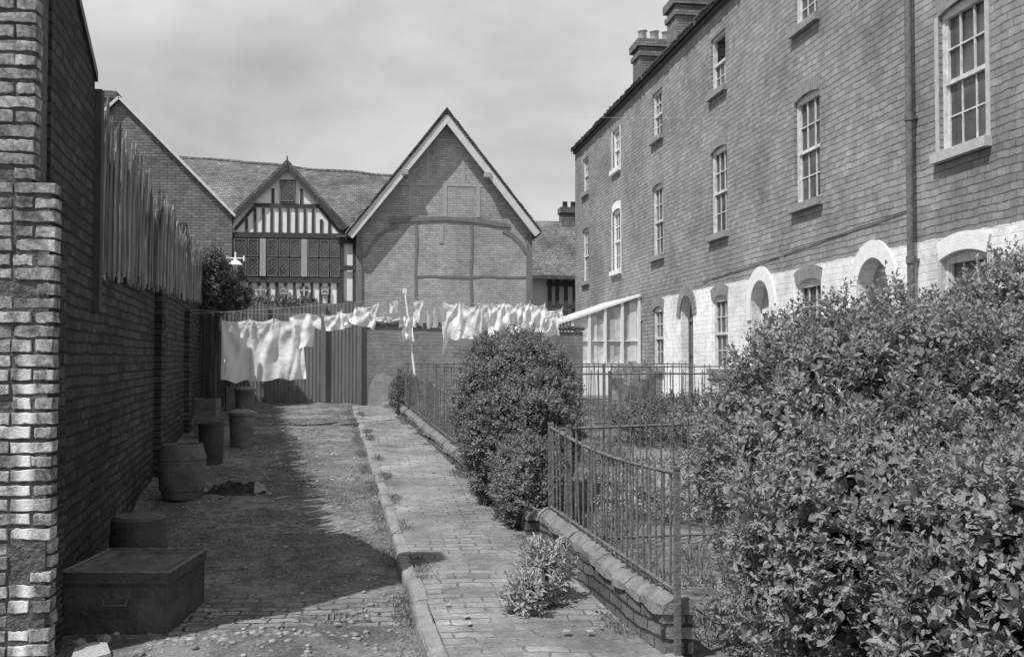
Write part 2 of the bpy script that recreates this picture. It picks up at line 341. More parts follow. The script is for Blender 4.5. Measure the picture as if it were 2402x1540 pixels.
def window_meshes(w,h,rise,white,opened=False):
    key=(w,h,rise,white,opened)
    if key in cache: return cache[key]
    f=MB(); fw=.05; d0,d1=.05,.13
    f.box(d0,d1,-w/2,-w/2+fw,0,h); f.box(d0,d1,w/2-fw,w/2,0,h); f.box(d0,d1,-w/2+fw,w/2-fw,0,fw); f.box(d0,d1,-w/2+fw,w/2-fw,h-fw-rise,h)
    hm=h*.5-rise/2
    f.box(.06,.115,-w/2+fw,w/2-fw,hm-.025,hm+.025)
    for sgn in (0,1):
        if opened and sgn: continue
        z0=(hm+.025) if sgn else fw; z1=(h-fw-rise) if sgn else hm-.025; o=.075 if sgn else .092
        f.box(o-.004,o+.034,-w/2+fw,-w/2+fw+.03,z0,z1); f.box(o-.004,o+.034,w/2-fw-.03,w/2-fw,z0,z1)
        for c in (1,2):
            yy=-w/2+fw+(w-2*fw)*c/3; f.box(o,o+.025,yy-.009,yy+.009,z0,z1)
        zz=z0+(z1-z0)/2; f.box(o+.002,o+.023,-w/2+fw+.03,w/2-fw-.03,zz-.009,zz+.009)
    fm=f.mesh('frame',M_paint if white==1 else M_pwin)
    pn=MB(); pn.box(.108,.112,-w/2+fw,w/2-fw,fw,hm if opened else h-fw-rise); pm=pn.mesh('pane',M_glass)
    s=MB(); s.box(-.09,.12,-w/2-.09,w/2+.09,-.12,-.002); sm=s.mesh('sill',M_paint if white==1 else (M_sill2 if white==2 else M_sill))
    c=MB(); n=30; 
    for y0,y1,zb in ((-w/2+.04,-w/2+.34,.05),(w/2-.34,w/2-.04,.05)):
        vs=[];
        for z in (zb,h-.05):
            for i in range(n+1):
                t=i/n; vs.append((.19+.018*math.sin(t*28),y0+(y1-y0)*t,z))
        c.add(vs,[(i,i+1,n+2+i,n+1+i) for i in range(n)])
    vs=[]
    for z in (.05,h*.47):
        for i in range(n+1): t=i/n; vs.append((.165+.012*math.sin(t*60),-w/2+.04+(w-.08)*t,z))
    c2=MB(); c2.add(vs,[(i,i+1,n+2+i,n+1+i) for i in range(n)])
    cache[key]=(pm,fm,sm,c.mesh('curtain',M_curt),c2.mesh('curtain',M_curt)); return cache[key]
def add_window(h_,yc,z0,w,h,rise,white,curt,lab=None,opened=False):
    pm,fm,sm,c1,c2=window_meshes(w,h,rise,white,opened)
    wo=part('window',pm,h_,(FX,yc,z0),lab); part('frame',fm,wo,(FX,yc,z0)); part('sill',sm,wo,(FX,yc,z0))
    if curt&1: part('curtain',c1,wo,(FX,yc,z0))
    if curt&2: part('curtain',c2,wo,(FX,yc,z0))
houses=[(6.0,12.1,11.0,None,''),(12.1,16.3,15.27,13.16,'w'),(16.3,20.5,19.4,17.24,'w'),(20.5,24.7,23.75,21.5,'b'),(24.7,28.9,27.9,25.75,'b'),(28.9,33.75,32.05,29.9,'b')]
labs=['three-storey brick terraced house with whitewashed ground floor and cast drainpipe','three-storey brick terraced house with white arched doorway','three-storey brick terraced house with whitewashed ground floor beside front garden','three-storey brick terraced house with dark brick door arch','three-storey brick terraced house with white window surrounds and glazed lean-to','brick end terraced house beside the timber gabled building']
for hi,(ya,yb,yw,yd,st) in enumerate(houses):
    H=top('terraced_house',labs[hi],'house',(FX,(ya+yb)/2,gz(ya)-.1),group='terraced houses along the gardens')
    holes=[]; spec=[]
    for (z0,h,rise,w) in ((6.93,1.12,0,.86),(4.08,1.72,.06,.95),(1.42,1.45,.08,.92)):
        holes.append(seg_open(yw,w,z0,z0+h,rise)); spec.append((z0,w,h,rise))
    if yd:
        dh=[(yd-.43,.12),(yd+.43,.12)]+arc(yd,2.55,.43,0,math.pi,14); holes.append(dh)
    wall=plate('wall',[(ya,-.4),(yb,-.4),(yb,8.62),(ya,8.62)],holes,T,M_terr,'x',FX+T/2)
    part('wall',wall,H)
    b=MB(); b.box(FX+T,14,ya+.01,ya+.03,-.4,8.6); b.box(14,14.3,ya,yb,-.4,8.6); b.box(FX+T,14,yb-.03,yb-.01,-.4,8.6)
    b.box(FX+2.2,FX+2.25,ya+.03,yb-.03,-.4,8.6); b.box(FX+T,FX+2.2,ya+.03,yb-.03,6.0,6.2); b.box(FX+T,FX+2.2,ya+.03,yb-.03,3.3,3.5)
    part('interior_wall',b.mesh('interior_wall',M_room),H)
    r=MB(); xm=(FX+14)/2
    r.prismy([(FX-.14,8.56),(xm,11.3),(14.4,8.56),(14.4,8.66),(xm,11.42),(FX-.14,8.66)],ya,yb)
    n=int((yb-ya)/.17)
    for i in range(n): 
        yy=ya+i*.17; dz=random.uniform(-.012,.016); r.box(FX-.17-random.uniform(0,.04),FX-.1,yy+.005,yy+.163,8.625+dz,8.645+dz)
    part('roof',r.mesh('roof',M_tile),H)
    e=MB(); e.box(FX-.08,FX-.004,ya,yb,8.50,8.60); 
    part('eaves_course',e.mesh('eaves_course',M_dark),H)
    white=1 if hi==4 else (2 if hi==0 else 0)
    for si,(z0,w,h,rise) in enumerate(spec):
        op=(hi==2 and si==0)
        add_window(H,yw,z0,w,h,rise,white,[2,0,2,2,1,0][hi] if si==0 else [[3,1,0],[1,2,0],[2,3,0],[1,3,0],[3,2,0],[1,0,0]][hi][si-1],lab='sash window with upper part open and dark' if op else None,opened=op)
        if rise:
            a=MB(); wa=(si==2 and hi==0) or white==1; arch_band(a,yw,w+.02,z0+h-rise,rise,.21,FX-(.03 if si==2 and hi==0 else .008),FX-.001,gap=0 if wa else .012)
            part('window_arch',a.mesh('window_arch',M_warch if wa else M_arch),H)
        if white:
            for sg in (-1,1): 
                a=MB(); yy=yw+sg*(w/2+.04); a.box(FX-.012,FX-.002,yy-.04,yy+.04,z0,z0+h-rise)
                part('window_jamb',a.mesh('window_jamb',M_paint if white==1 else M_sill2),H)
    if yd:
        D=MB(); g0=gz(yd)+.02; D.box(FX+.20,FX+.24,yd-.40,yd+.40,g0,2.42)
        for zz0,zz1 in ((g0+.15,g0+.75),(g0+.95,2.3)):
            for sg in (-1,1): D.box(FX+.185,FX+.20,yd+sg*.19-.13,yd+sg*.19+.13,zz0,zz1)
        do=part('door',D.mesh('door',M_door),H)
        kn=MB(); kn.lathe([(0,-.03),(.025,-.02),(.03,0),(.02,.02),(0,.03)],(FX+.165,yd+.33,g0+1.0),10); part('door_handle',kn.mesh('door_handle',M_iron,True),do)
        f=MB(); f.box(FX+.17,FX+.25,yd-.43,yd-.38,g0,2.5); f.box(FX+.17,FX+.25,yd+.38,yd+.43,g0,2.5); f.box(FX+.17,FX+.25,yd-.43,yd+.43,2.42,2.5)
        part('door_frame',f.mesh('door_frame',M_paint if st=='w' else M_door),H)
        tp=MB(); tp.prismx([(yd-.43,2.5),(yd+.43,2.5)]+arc(yd,2.55,.43,0,math.pi,14),FX+.2,FX+.23)
        part('fanlight',tp.mesh('fanlight',M_tymp if st=='w' else M_door),H)
        a=MB(); arch_band(a,yd,.88,2.55,.4399,.24,FX-.03,FX-.001,gap=0 if st=='w' else .012)
        if st=='w':
            for sg in (-1,1): a.box(FX-.03,FX-.001,yd+sg*.54-.10,yd+sg*.54+.10,2.3,2.55)
        part('door_arch',a.mesh('door_arch',M_warch if st=='w' else M_arch),H)
        sp=MB(); sp.box(FX-.3,FX-.002,yd-.5,yd+.5,g0-.3,g0+.05); part('doorstep',sp.mesh('doorstep',M_stone),H)
    if hi==0:
        d=MB(); d.cyl((FX-.10,12.0,.2),(FX-.10,12.0,8.45),.045,.045,14)
        for z in (1.0,2.8,4.6,6.4,8.2): d.cyl((FX-.10,12.0,z),(FX-.10,12.0,z+.09),.058,.058,14); d.box(FX-.06,FX-.002,11.96,12.04,z+.02,z+.06)
        part('drainpipe',d.mesh('drainpipe',M_iron,False),H)
    if hi in (1,2):
        d=MB(); z0_=3.50 if hi==1 else 3.32; z1_=3.34 if hi==1 else 3.2
        pts=[(FX-.015,ya+.1+(yb-ya-.2)*i/14,z0_+(z1_-z0_)*i/14+.008*math.sin(i*1.7)) for i in range(15)]
        d.tube(pts,.007); part('wall_cable',d.mesh('wall_cable',M_iron),H)
    if hi in (4,5):
        c=MB(); yc={4:28.0,5:31.9}[hi]; x0,x1=8.45,9.6
        c.box(x0,x1,yc-.45,yc+.45,9.0,11.55); c.box(x0-.06,x1+.06,yc-.51,yc+.51,11.25,11.40); c.box(x0-.10,x1+.10,yc-.55,yc+.55,11.55,11.78)
        cc=part('chimney',c.mesh('chimney',M_lgab),H)
        for i in range(3):
            q=MB(); q.lathe([(.15,0),(.13,.36),(.16,.38),(.16,.44),(.12,.44),(.11,.1)],(x0+.2+i*.4,yc,11.78),14); part('chimney_pot',q.mesh('chimney_pot',M_pot,True),cc)
WR=MB(); a=Vector((6.79,15.75,5.54)); b_=Vector((2.5,33.54,9.78)); pts=[a.lerp(b_,i/16)-Vector((0,0,.10*4*(i/16)*(1-i/16))) for i in range(17)]; WR.tube(pts,.0022,5)
top('overhead_wire','thin pale wire from the terrace to the gable','wire',(0,0,0),me=WR.mesh('overhead_wire',M_sill2))
# ---------------------------------------------------------------- lean-to
LT=top('glazed_lean_to','white glazed timber lean-to against the terrace wall','conservatory',(5.7,27,.7))
y0=25.25; y1=29.6; xa,xb=4.62,6.78
def zt(x): return 2.5+(x-xa)/(xb-xa)*.74
f=MB(); f.box(xa,xb,y0,y0+.12,.5,1.45)
part('base_wall',f.mesh('base_wall',M_white),LT)
f=MB()
for x in (xa+.03,5.02,5.45,5.86,6.3,6.74): f.box(x-.035,x+.035,y0+.0,y0+.10,1.45,zt(x)-.02)
f.rib([(xa,1.48),(xb,1.48)],.07,y0-.01,y0+.11); f.rib([(xa-.1,zt(xa)-.05),(xb,zt(xb)-.02)],.055,y0-.03,y0+.12)
for x in (4.74,4.83,4.92): f.box(x-.014,x+.014,y0+.03,y0+.08,1.48,zt(x)-.06)
for z in (1.75,2.0,2.25): f.box(xa+.05,5.0,y0+.035,y0+.08,z-.014,z+.014)
f.box(5.05,6.72,y0+.035,y0+.07,2.05,2.08)
n=8
for i in range(n+1):
    yy=y0+.1+(y1-y0-.1)*i/n; f.box(xa,xa+.05,yy,yy+.04,.6,2.45)
f.box(xa-.01,xa+.06,y0+.12,y1,1.4,1.46); f.box(xa-.01,xa+.06,y0+.12,y1,2.4,2.46)
for i in range(9):
    yy=y0+(y1-y0)*i/8+.12
    f.add([(xa,yy,zt(xa)-.03),(xb,yy,zt(xb)-.03),(xb,yy+.04,zt(xb)-.03),(xa,yy+.04,zt(xa)-.03),(xa,yy,zt(xa)+.02),(xb,yy,zt(xb)+.02),(xb,yy+.04,zt(xb)+.02),(xa,yy+.04,zt(xa)+.02)],[(3,2,1,0),(4,5,6,7),(0,1,5,4),(2,3,7,6)])
part('frame',f.mesh('frame',M_paint),LT)
f=MB(); f.box(xa+.07,xb,y0+.08,y0+.085,1.5,2.45); f.add([(xa+.05,y0+.082,2.45),(xb,y0+.082,2.45),(xb,y0+.082,zt(xb)-.08)],[(0,1,2)]); f.box(xa+.03,xa+.035,y0+.13,y1,.7,2.4)
f.add([(xa-.08,y0+.12,zt(xa)-.02),(xb,y0+.12,zt(xb)+.0),(xb,y1,zt(xb)+.0),(xa-.08,y1,zt(xa)-.02)],[(0,1,2,3)])
part('pane',f.mesh('pane',M_gglass),LT)
for x0_,x1_,zb,mt in ((5.5,5.66,1.53,M_curt),(5.92,6.10,1.53,M_sill2),(6.5,6.68,1.53,M_curt)):
    f=MB(); f.box(x0_,x1_,y0+.072,y0+.079,zb,zt(x0_)-.12); part('blind',f.mesh('blind',mt),LT)
# ---------------------------------------------------------------- gabled timber building
GY=34.0
def gx(px): return 2.46+(px-1045)*.0142
def gzz(py): return 1.6+(842-py)*.01418
G=top('timber_framed_gable_building','tall gabled building of brick panels in timber frame with pale bargeboards','building',(2.45,GY+4,.7))
w=MB(); xl,xr,ax,az=-.48,5.37,2.46,9.55
w.prismy([(xl,-.3),(xr,-.3),(xr,5.85),(ax,az),(xl,5.85)],GY,GY+12); part('wall',w.mesh('wall',M_gable),G)
r=MB()
for sg,xe,ze in ((-1,-.80,5.62),(1,5.62,5.78)):
    r.prismy([(ax,9.72),(xe,ze),(xe,ze+.12),(ax,9.86)] if sg<0 else [(ax,9.72),(ax,9.86),(xe,ze+.12),(xe,ze)],GY-.42,GY+12.3)
    L_=Vector((xe-ax,ze-9.8)); n=int(L_.length/.16)
    for i in range(n):
        q=Vector((ax,9.86))+L_*((i+.5)/n); d=L_.normalized(); M4=Matrix.Translation((q.x,GY-.42,q.y+.03))@Matrix.Rotation(-math.atan2(d.y,d.x),4,'Y')
        r.box(-.085,.085,-.05,.3,-.015,.02+random.uniform(-.01,.012),M=M4)
part('roof',r.mesh('roof',M_tile),G)
for sg,pts in ((-1,[(ax+.02,9.64),(-.72,5.62)]),(1,[(ax-.02,9.64),(5.53,5.78)])):
    b=MB(); b.rib(pts,.30,GY-.41+(.004 if sg>0 else 0),GY-.33); part('bargeboard',b.mesh('bargeboard',M_barge),G)
tb=MB(); F0,F1=GY-.02,GY+.02
def X(pts): return [(gx(a),gzz(b)) for a,b in pts]
tb.rib(X([(844,560),(844,900)]),.20,F0-.04,F1); tb.rib(X([(1243,545),(1243,900)]),.20,F0-.04,F1)
tb.rib(X([(914,521),(950,517),(1000,513),(1045,511),(1110,515),(1160,521),(1196,527)]),.12,F0-.02,F1,wob=.25)
tb.rib(X([(935,530),(908,540),(888,556),(870,580),(855,605)]),.12,F0-.01,F1,wob=.2); tb.rib(X([(1180,537),(1202,548),(1220,565),(1236,590)]),.13,F0-.01,F1,wob=.2)
for px in (975,1105): tb.rib(X([(px,525),(px+2,560),(px+1,600),(px-1,640),(px+1,700),(px,900)]),.09,F0,F1,wob=.25)
tb.rib(X([(976,650),(1010,647),(1040,649),(1104,650),(1140,646),(1170,648),(1238,648)]),.07,F0+.005,F1,wob=.3)
part('timber_frame',tb.mesh('timber_frame',M_timbm),G)
tl=MB()
tl.rib(X([(928,432),(1045,431),(1160,432)]),.11,F0+.007,F1)
for px in (963,1043,1122): tl.rib(X([(px,434),(px,508)]),.13,F0+.003,F1)
for px in (1003,1086): tl.rib(X([(px,345 if px<1045 else 340),(px,428)]),.11,F0+.01,F1)
part('collar_and_studs',tl.mesh('collar_and_studs',M_timbl),G)
tl=MB(); tl.rib(X([(1035,527),(1035,570)]),.14,F0,F1); part('short_stud',tl.mesh('short_stud',M_timbl),G)
for px,py in ((948,405),(1140,407)):
    tl=MB(); tl.box(gx(px)-.11,gx(px)+.11,GY-.46,GY,gzz(py)-.14,gzz(py)+.02); part('purlin_end',tl.mesh('purlin_end',M_timbl),G)
# ---------------------------------------------------------------- black & white house
BY=38.0
def bx(px): return -3.04+(px-672)*.0160
def bz(py): return 1.6+(842-py)*.0155
B=top('black_and_white_house','small black and white timbered gable with leaded windows and shields','house',(-3.04,BY+3,.7))
w=MB(); w.prismy([(bx(540),-.3),(bx(795),-.3),(bx(795),bz(515)),(bx(672),bz(392)),(bx(540),bz(525))],BY,BY+6); part('wall',w.mesh('wall',M_white),B)
r=MB(); ax_,az_=bx(672),bz(382)
for xe,ze in ((bx(534),bz(524)),(bx(806),bz(530))):
    pl=[(ax_,az_-.02),(xe,ze-.05),(xe,ze+.08),(ax_,az_+.14)]
    if xe>ax_: pl=pl[::-1]
    r.prismy(pl,BY-.22,BY+6)
part('roof',r.mesh('roof',M_tile),B)
for xe,ze in ((bx(537),bz(526)),(bx(803),bz(531))):
    b=MB(); b.rib([(ax_,az_-.12),(xe,ze-.06)],.18,BY-.215,BY-.16); part('bargeboard',b.mesh('bargeboard',M_timb),B)
q=MB(); q.cyl((ax_,BY-.2,az_-.3),(ax_,BY-.2,az_+.26),.05,.02,8); part('finial',q.mesh('finial',M_timb),B)
t=MB(); F0,F1=BY-.04,BY+.02
def Y(pts): return [(bx(a),bz(b)) for a,b in pts]
t.rib(Y([(598,481),(745,481)]),.14,F0-.02,F1); t.rib(Y([(542,551),(797,551)]),.18,F0-.04,F1); t.rib(Y([(542,657),(797,657)]),.16,F0-.05,F1)
t.rib(Y([(598,486),(556,540)]),.11,F0-.01,F1); t.rib(Y([(746,486),(790,540)]),.11,F0-.01,F1)
for i in range(11):
    px=582+i*18.5
    t.rib(Y([(px,488 if 598<px<746 else 512),(px,545)]),.10,F0,F1,wob=.1)
for px in (640,703): t.rib(Y([(px,425+abs(px-672)*.5),(px,478)]),.10,F0,F1)
for i in range(13):
    px=552+i*19.6; t.rib(Y([(px,662),(px,720)]),.10,F0,F1,wob=.1)
t.rib(Y([(542,725),(797,725)]),.2,F0-.04,F1)
for px in (546,794): t.rib(Y([(px,535),(px,900)]),.16,F0-.03,F1)
part('timber_frame',t.mesh('timber_frame',M_timb),B)
def lead_window(parent,x0,x1,z0,z1,yy,sp=.15):
    pn=MB(); pn.box(x0,x1,yy,yy+.02,z0,z1); wo=part('window',pn.mesh('window',M_lglass),parent)
    ld=MB(); 
    c=x0+z0
    while c<x1+z1:
        a=max(x0,c-z1); b_=min(x1,c-z0)
        if b_>a: ld.rib([(a,c-a),(b_,c-b_)],.010,yy-.012,yy-.002)
        c+=sp
    c=x0-z1
    while c<x1-z0:
        a=max(x0,c+z0); b_=min(x1,c+z1)
        if b_>a: ld.rib([(a,a-c),(b_,b_-c)],.010,yy-.016,yy-.006)
        c+=sp
    part('leading',ld.mesh('leading',M_timbm),wo)
    fr_=MB(); 
    for a,b_,c_,d_ in ((x0-.03,x0,z0-.03,z1+.03),(x1,x1+.03,z0-.03,z1+.03),(x0,x1,z0-.03,z0),(x0,x1,z1,z1+.03)): fr_.box(a,b_,yy-.03,yy+.03,c_,d_)
    part('frame',fr_.mesh('frame',M_timbm),wo)
bk=MB(); bk.box(bx(548),bx(792),BY-.045,BY-.02,bz(650),bz(558)); part('window_backing',bk.mesh('window_backing',M_timb),B)
cols=[(556,582),(586,608),(630,651),(655,676),(680,702),(720,742),(746,766),(770,790)]
for a,b_ in cols:
    for c_,d_ in ((646,607),(600,563)): lead_window(B,bx(a)+.02,bx(b_)-.02,bz(c_),bz(d_),BY-.08)
for px in (619,711):
    pst=MB(); pst.box(bx(px)-.11,bx(px)+.11,BY-.13,BY-.05,bz(648),bz(560)); part('window_post',pst.mesh('window_post',M_timbl),B)
bk=MB(); bk.box(bx(655),bx(690),BY-.045,BY+.01,bz(474),bz(420)); part('window_backing',bk.mesh('window_backing',M_timb),B)
lead_window(B,bx(658),bx(687),bz(470),bz(426),BY-.08)
for i,px in enumerate((615,665,711,758)):
    s=MB(); cx=bx(px); z=bz(684)
    s.prismy([(cx-.15,z+.2),(cx-.15,z-.02),(cx-.09,z-.16),(cx,z-.24),(cx+.09,z-.16),(cx+.15,z-.02),(cx+.15,z+.2)][::-1],BY-.12,BY-.075)
    if i%2==0: s.box(cx-.03,cx+.03,BY-.13,BY-.12,z-.17,z+.18,1); s.box(cx-.13,cx-.03,BY-.13,BY-.12,z+.03,z+.09,1); s.box(cx+.03,cx+.13,BY-.13,BY-.12,z+.03,z+.09,1)
    else:
        s.rib([(cx-.13,z+.02),(cx,z+.12),(cx+.13,z+.02)],.05,BY-.13,BY-.12,1); s.box(cx-.13,cx+.13,BY-.13,BY-.12,z-.08,z-.03,1)
    part('heraldic_shield',s.mesh('heraldic_shield',[M_timbm if i!=2 else M_timb,M_sill2]),B,label='small painted coat of arms shield')
# hall range behind
Hh=top('tiled_hall','long old range with sagging tiled roof','building',(-3,43,.7))
r=MB(); n=44; x0,x1=-8.6,1.9; vs=[]
for yy,zz in ((39.3,6.75),(41,8.05),(42.6,9.1),(44,9.95)):
    for i in range(n+1):
        x=x0+(x1-x0)*i/n; s=(yy-39.3)/4.7; vs.append((x,yy,zz+s*(.15-.75*(i/n))+noise.noise(Vector((x*.6,yy,2)))*.2))
fs=[(j*(n+1)+i,j*(n+1)+i+1,(j+1)*(n+1)+i+1,(j+1)*(n+1)+i) for j in range(3) for i in range(n)]; r.add(vs,fs)
r.add([(x0,44,10.0),(x1,44,9.3),(x1,49,6.5),(x0,49,6.5)],[(0,1,2,3)])
rg=MB()
part('roof',r.mesh('roof',M_tile),Hh)
for i in range(n):
    a=vs[3*(n+1)+i]; b_=vs[3*(n+1)+i+1]; rg.cyl((a[0],a[1],a[2]-.02),(b_[0]-.02,b_[1],b_[2]-.02),.10,.09,8)
part('ridge_tiles',rg.mesh('ridge_tiles',M_tile),Hh)
w=MB(); w.box(x0+.1,x1-.1,39.8,48.5,-.3,6.7); part('wall',w.mesh('wall',M_white),Hh)
t=MB()
for px in (803,812,826): t.box(-1.0+(px-800)*.0166,-.88+(px-800)*.0166,39.7,39.82,.5,6.7)
t.box(-1.1,0,39.69,39.81,5.6,5.8); t.box(-1.1,0,39.69,39.81,4.2,4.4); part('timber_frame',t.mesh('timber_frame',M_timb),Hh)
Lk=top('timbered_side_bay','narrow timber and plaster bay beside the gable','building',(-.85,35,.7))
w=MB(); w.box(-1.0,-.5,35.0,38,-.3,5.7); part('wall',w.mesh('wall',M_white),Lk)
t=MB()
for x in (-1.02,-.62): t.box(x,x+.1,34.92,35.01,.5,5.7)
for z in (5.5,4.6,3.4): t.box(-1.05,-.48,34.90,34.93,z,z+.16)
part('timber_frame',t.mesh('timber_frame',M_timb),Lk)
t=MB(); t.box(-1.15,-.45,34.8,38,5.7,5.80); part('roof',t.mesh('roof',M_tile),Lk)
# left brick gable
LB=top('brick_gable_building','large old brick building with plain gable end','building',(-7.06,34,.7))
w=MB(); w.prismy([(-10.2,-.3),(-3.94,-.3),(-3.94,5.75),(-7.06,8.9),(-10.2,5.75)],30,38,dx=-1.3); part('wall',w.mesh('wall',M_lgab),LB)
r=MB(); 
r.prismy([(-7.06,8.92),(-10.4,5.58),(-10.4,5.72),(-7.06,9.02)],29.9,38.1,dx=-1.3); r.prismy([(-7.06,8.92),(-7.06,9.02),(-3.86,5.74),(-3.86,5.64)],29.9,38.1,dx=-1.3)
part('roof',r.mesh('roof',M_tile),LB)
for xe in (-3.84,-10.3):
    r=MB(); r.rib([(-7.06,8.97),(xe,5.68)],.07,29.84,29.9 if xe>-5 else 29.895); part('verge',r.mesh('verge',M_barge),LB)
c=MB(); c.box(-8.0,-7.45,31,31.6,7.5,9.35); c.box(-8.06,-7.39,30.95,31.65,9.2,9.42); part('chimney',c.mesh('chimney',M_lgab),LB)
c=MB(); c.box(-5.5,-5.2,29.97,30.02,5.15,5.45); part('window',c.mesh('window',M_dark),LB)
# right roofs beyond
RB=top('tiled_cottage','low cottage with tiled roof and white walls beyond the terrace','house',(8,42,.7))
w=MB(); w.box(5.8,13,40,46,-.3,4.8); part('wall',w.mesh('wall',M_white),RB)
r=MB(); r.prismx([(39.6,4.75),(39.6,4.9),(43,7.5),(46.5,4.9),(46.5,4.75),(43,7.35)],5.6,13.2); part('roof',r.mesh('roof',M_tile),RB)
c=MB(); c.box(8.0,8.75,42.6,43.2,6.9,7.95); c.box(7.94,8.81,42.54,43.26,7.8,8.05); 
cc=part('chimney',c.mesh('chimney',M_lgab),RB)
for i in range(2):
    q=MB(); q.lathe([(.12,0),(.1,.25),(.13,.27),(.1,.27)],(8.2+i*.35,42.9,8.05),12); part('chimney_pot',q.mesh('chimney_pot',M_timb,True),cc)
t=MB()
for x in (6.95,7.25,7.6,7.95,8.3): t.box(x,x+.14,39.9,40.01,.5,4.75)
for z in (4.5,3.6,2.9): t.box(6.9,9,39.88,39.99,z,z+.16)
part('timber_frame',t.mesh('timber_frame',M_timb),RB)
# ---------------------------------------------------------------- left side: pier, outbuilding, wall, pales
PR=top('brick_pier','weathered rough brick pier with whitewash streak at the lane end','brick pier',(-2.2,6.1,-.1))
bw=MB()
def brickrow(z,x1,yb,first):
    x=x1; q=first
    while x>-2.8:
        ln=(.215 if q else .105); q= (not q) if random.random()<.6 else q
        o=random.uniform(-.005,.008); 
        if random.random()<.07: o=.04
        a=random.uniform(-.025,.025)
        M4=Matrix.Translation((x-ln/2+random.uniform(-.004,.004),yb+.06+o,z+.034+random.uniform(-.003,.003)))@Matrix.Rotation(a,4,'Z')@Matrix.Rotation(random.uniform(-.025,.025),4,'Y')
        hx,hy,hz=ln/2,.055,.0355-random.uniform(0,.007); c_=random.uniform(.0015,.004); nn=6
        top_=[(-1+2*i/nn,1) for i in range(nn+1)]; bot=[(1-2*i/nn,-1) for i in range(nn+1)]; ring=top_+bot
        vs=[]; chip=random.random()<.25
        for yy,ins in ((-hy,c_),(-hy+c_,0),(hy,0)):
            jr=random.Random(int(z*1000)+int(x*1000))
            for qi,(sx,sz) in enumerate(ring):
                ch=.012 if chip and qi in (0,2*nn+1) else 0
                vs.append(M4@Vector((sx*(hx-ins-ch)+jr.uniform(-.004,.004),yy+jr.uniform(-.002,.002),sz*(hz-ins-ch)+jr.uniform(-.007,.002)*sz)))
        R_=len(ring); F_=[(i,i+1,2*nn-i,2*nn+1-i) for i in range(nn)]
        bw.add(vs,F_+[(j*R_+i,(j+1)*R_+i,(j+1)*R_+(i+1)%R_,j*R_+(i+1)%R_) for j in (0,1) for i in range(R_)])
        x-=ln+.011
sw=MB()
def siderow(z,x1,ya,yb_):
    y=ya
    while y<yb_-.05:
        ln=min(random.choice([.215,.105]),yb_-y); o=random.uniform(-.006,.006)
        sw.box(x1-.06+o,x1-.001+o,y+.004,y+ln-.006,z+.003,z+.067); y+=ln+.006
z=-.2; i=0
while z<2.58:
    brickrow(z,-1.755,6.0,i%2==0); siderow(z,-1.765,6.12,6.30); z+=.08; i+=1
while z<5.0:
    brickrow(z,-1.87,6.0,i%2==0); z+=.08; i+=1
part('brickwork',bw.mesh('brickwork',M_pier),PR)
part('return_brickwork',sw.mesh('return_brickwork',M_left),PR)  # side turned from the sun: its shade is put into this darker brick colour
mm=MB(); mm.box(-2.8,-1.785,6.016,6.30,-.3,2.57); mm.box(-2.8,-1.885,6.020,6.28,2.57,5.0); part('mortar_core',mm.mesh('mortar_core',M_mort),PR)
OB=top('brick_outbuilding','tall soot-darkened brick outbuilding wall with sloping top','outbuilding',(-3,7,-.1))
w=MB(); 
a,b_=(6.3,4.28),(7.85,3.66)
w.add([(wx(a[0]),a[0],-.3),(wx(b_[0]),b_[0],-.3),(wx(b_[0]),b_[0],b_[1]),(wx(a[0]),a[0],a[1]),(-6,a[0],-.3),(-6,b_[0],-.3),(-6,b_[0],b_[1]),(-6,a[0],a[1])],[(0,1,2,3),(4,7,6,5),(0,4,5,1),(1,5,6,2),(2,6,7,3),(3,7,4,0)])
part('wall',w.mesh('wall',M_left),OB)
w=MB(); o=.02
w.add([(wx(6.3)+o,6.3,4.28),(wx(7.87)+o,7.87,3.65),(-6,7.87,3.65),(-6,6.3,4.28),(wx(6.3)+o,6.3,4.35),(wx(7.87)+o,7.87,3.72),(-6,7.87,3.72),(-6,6.3,4.35)],[(0,1,5,4),(1,2,6,5),(2,3,7,6),(3,0,4,7),(4,5,6,7),(3,2,1,0)])
part('roof',w.mesh('roof',M_dark),OB)
BW=top('boundary_wall','long soot-dark brick boundary wall along the lane','wall',(-2.6,14,0))
w=MB(); n=24; vs=[]
for i in range(n+1):
    y=7.86+(22-7.86)*i/n; zt_=2.35+.5*i/n
    vs+=[(wx(y),y,-.4),(wx(y),y,zt_),(wx(y)-.25,y,zt_),(wx(y)-.25,y,-.4)]
fs=[(4*i+j,4*(i+1)+j,4*(i+1)+(j+1)%4,4*i+(j+1)%4) for i in range(n) for j in range(4)]
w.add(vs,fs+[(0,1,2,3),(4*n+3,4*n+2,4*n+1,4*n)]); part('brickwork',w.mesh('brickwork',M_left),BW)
for y in (12.35,16.8):
    w=MB(); w.box(wx(y)-.1,wx(y)+.09,y-.12,y+.12,-.3,2.4); part('buttress',w.mesh('buttress',M_left),BW)
FP=top('pale_fence','ragged upright weathered wooden pales on top of the brick wall','fence',(-2.6,14,2.3))
w=MB()
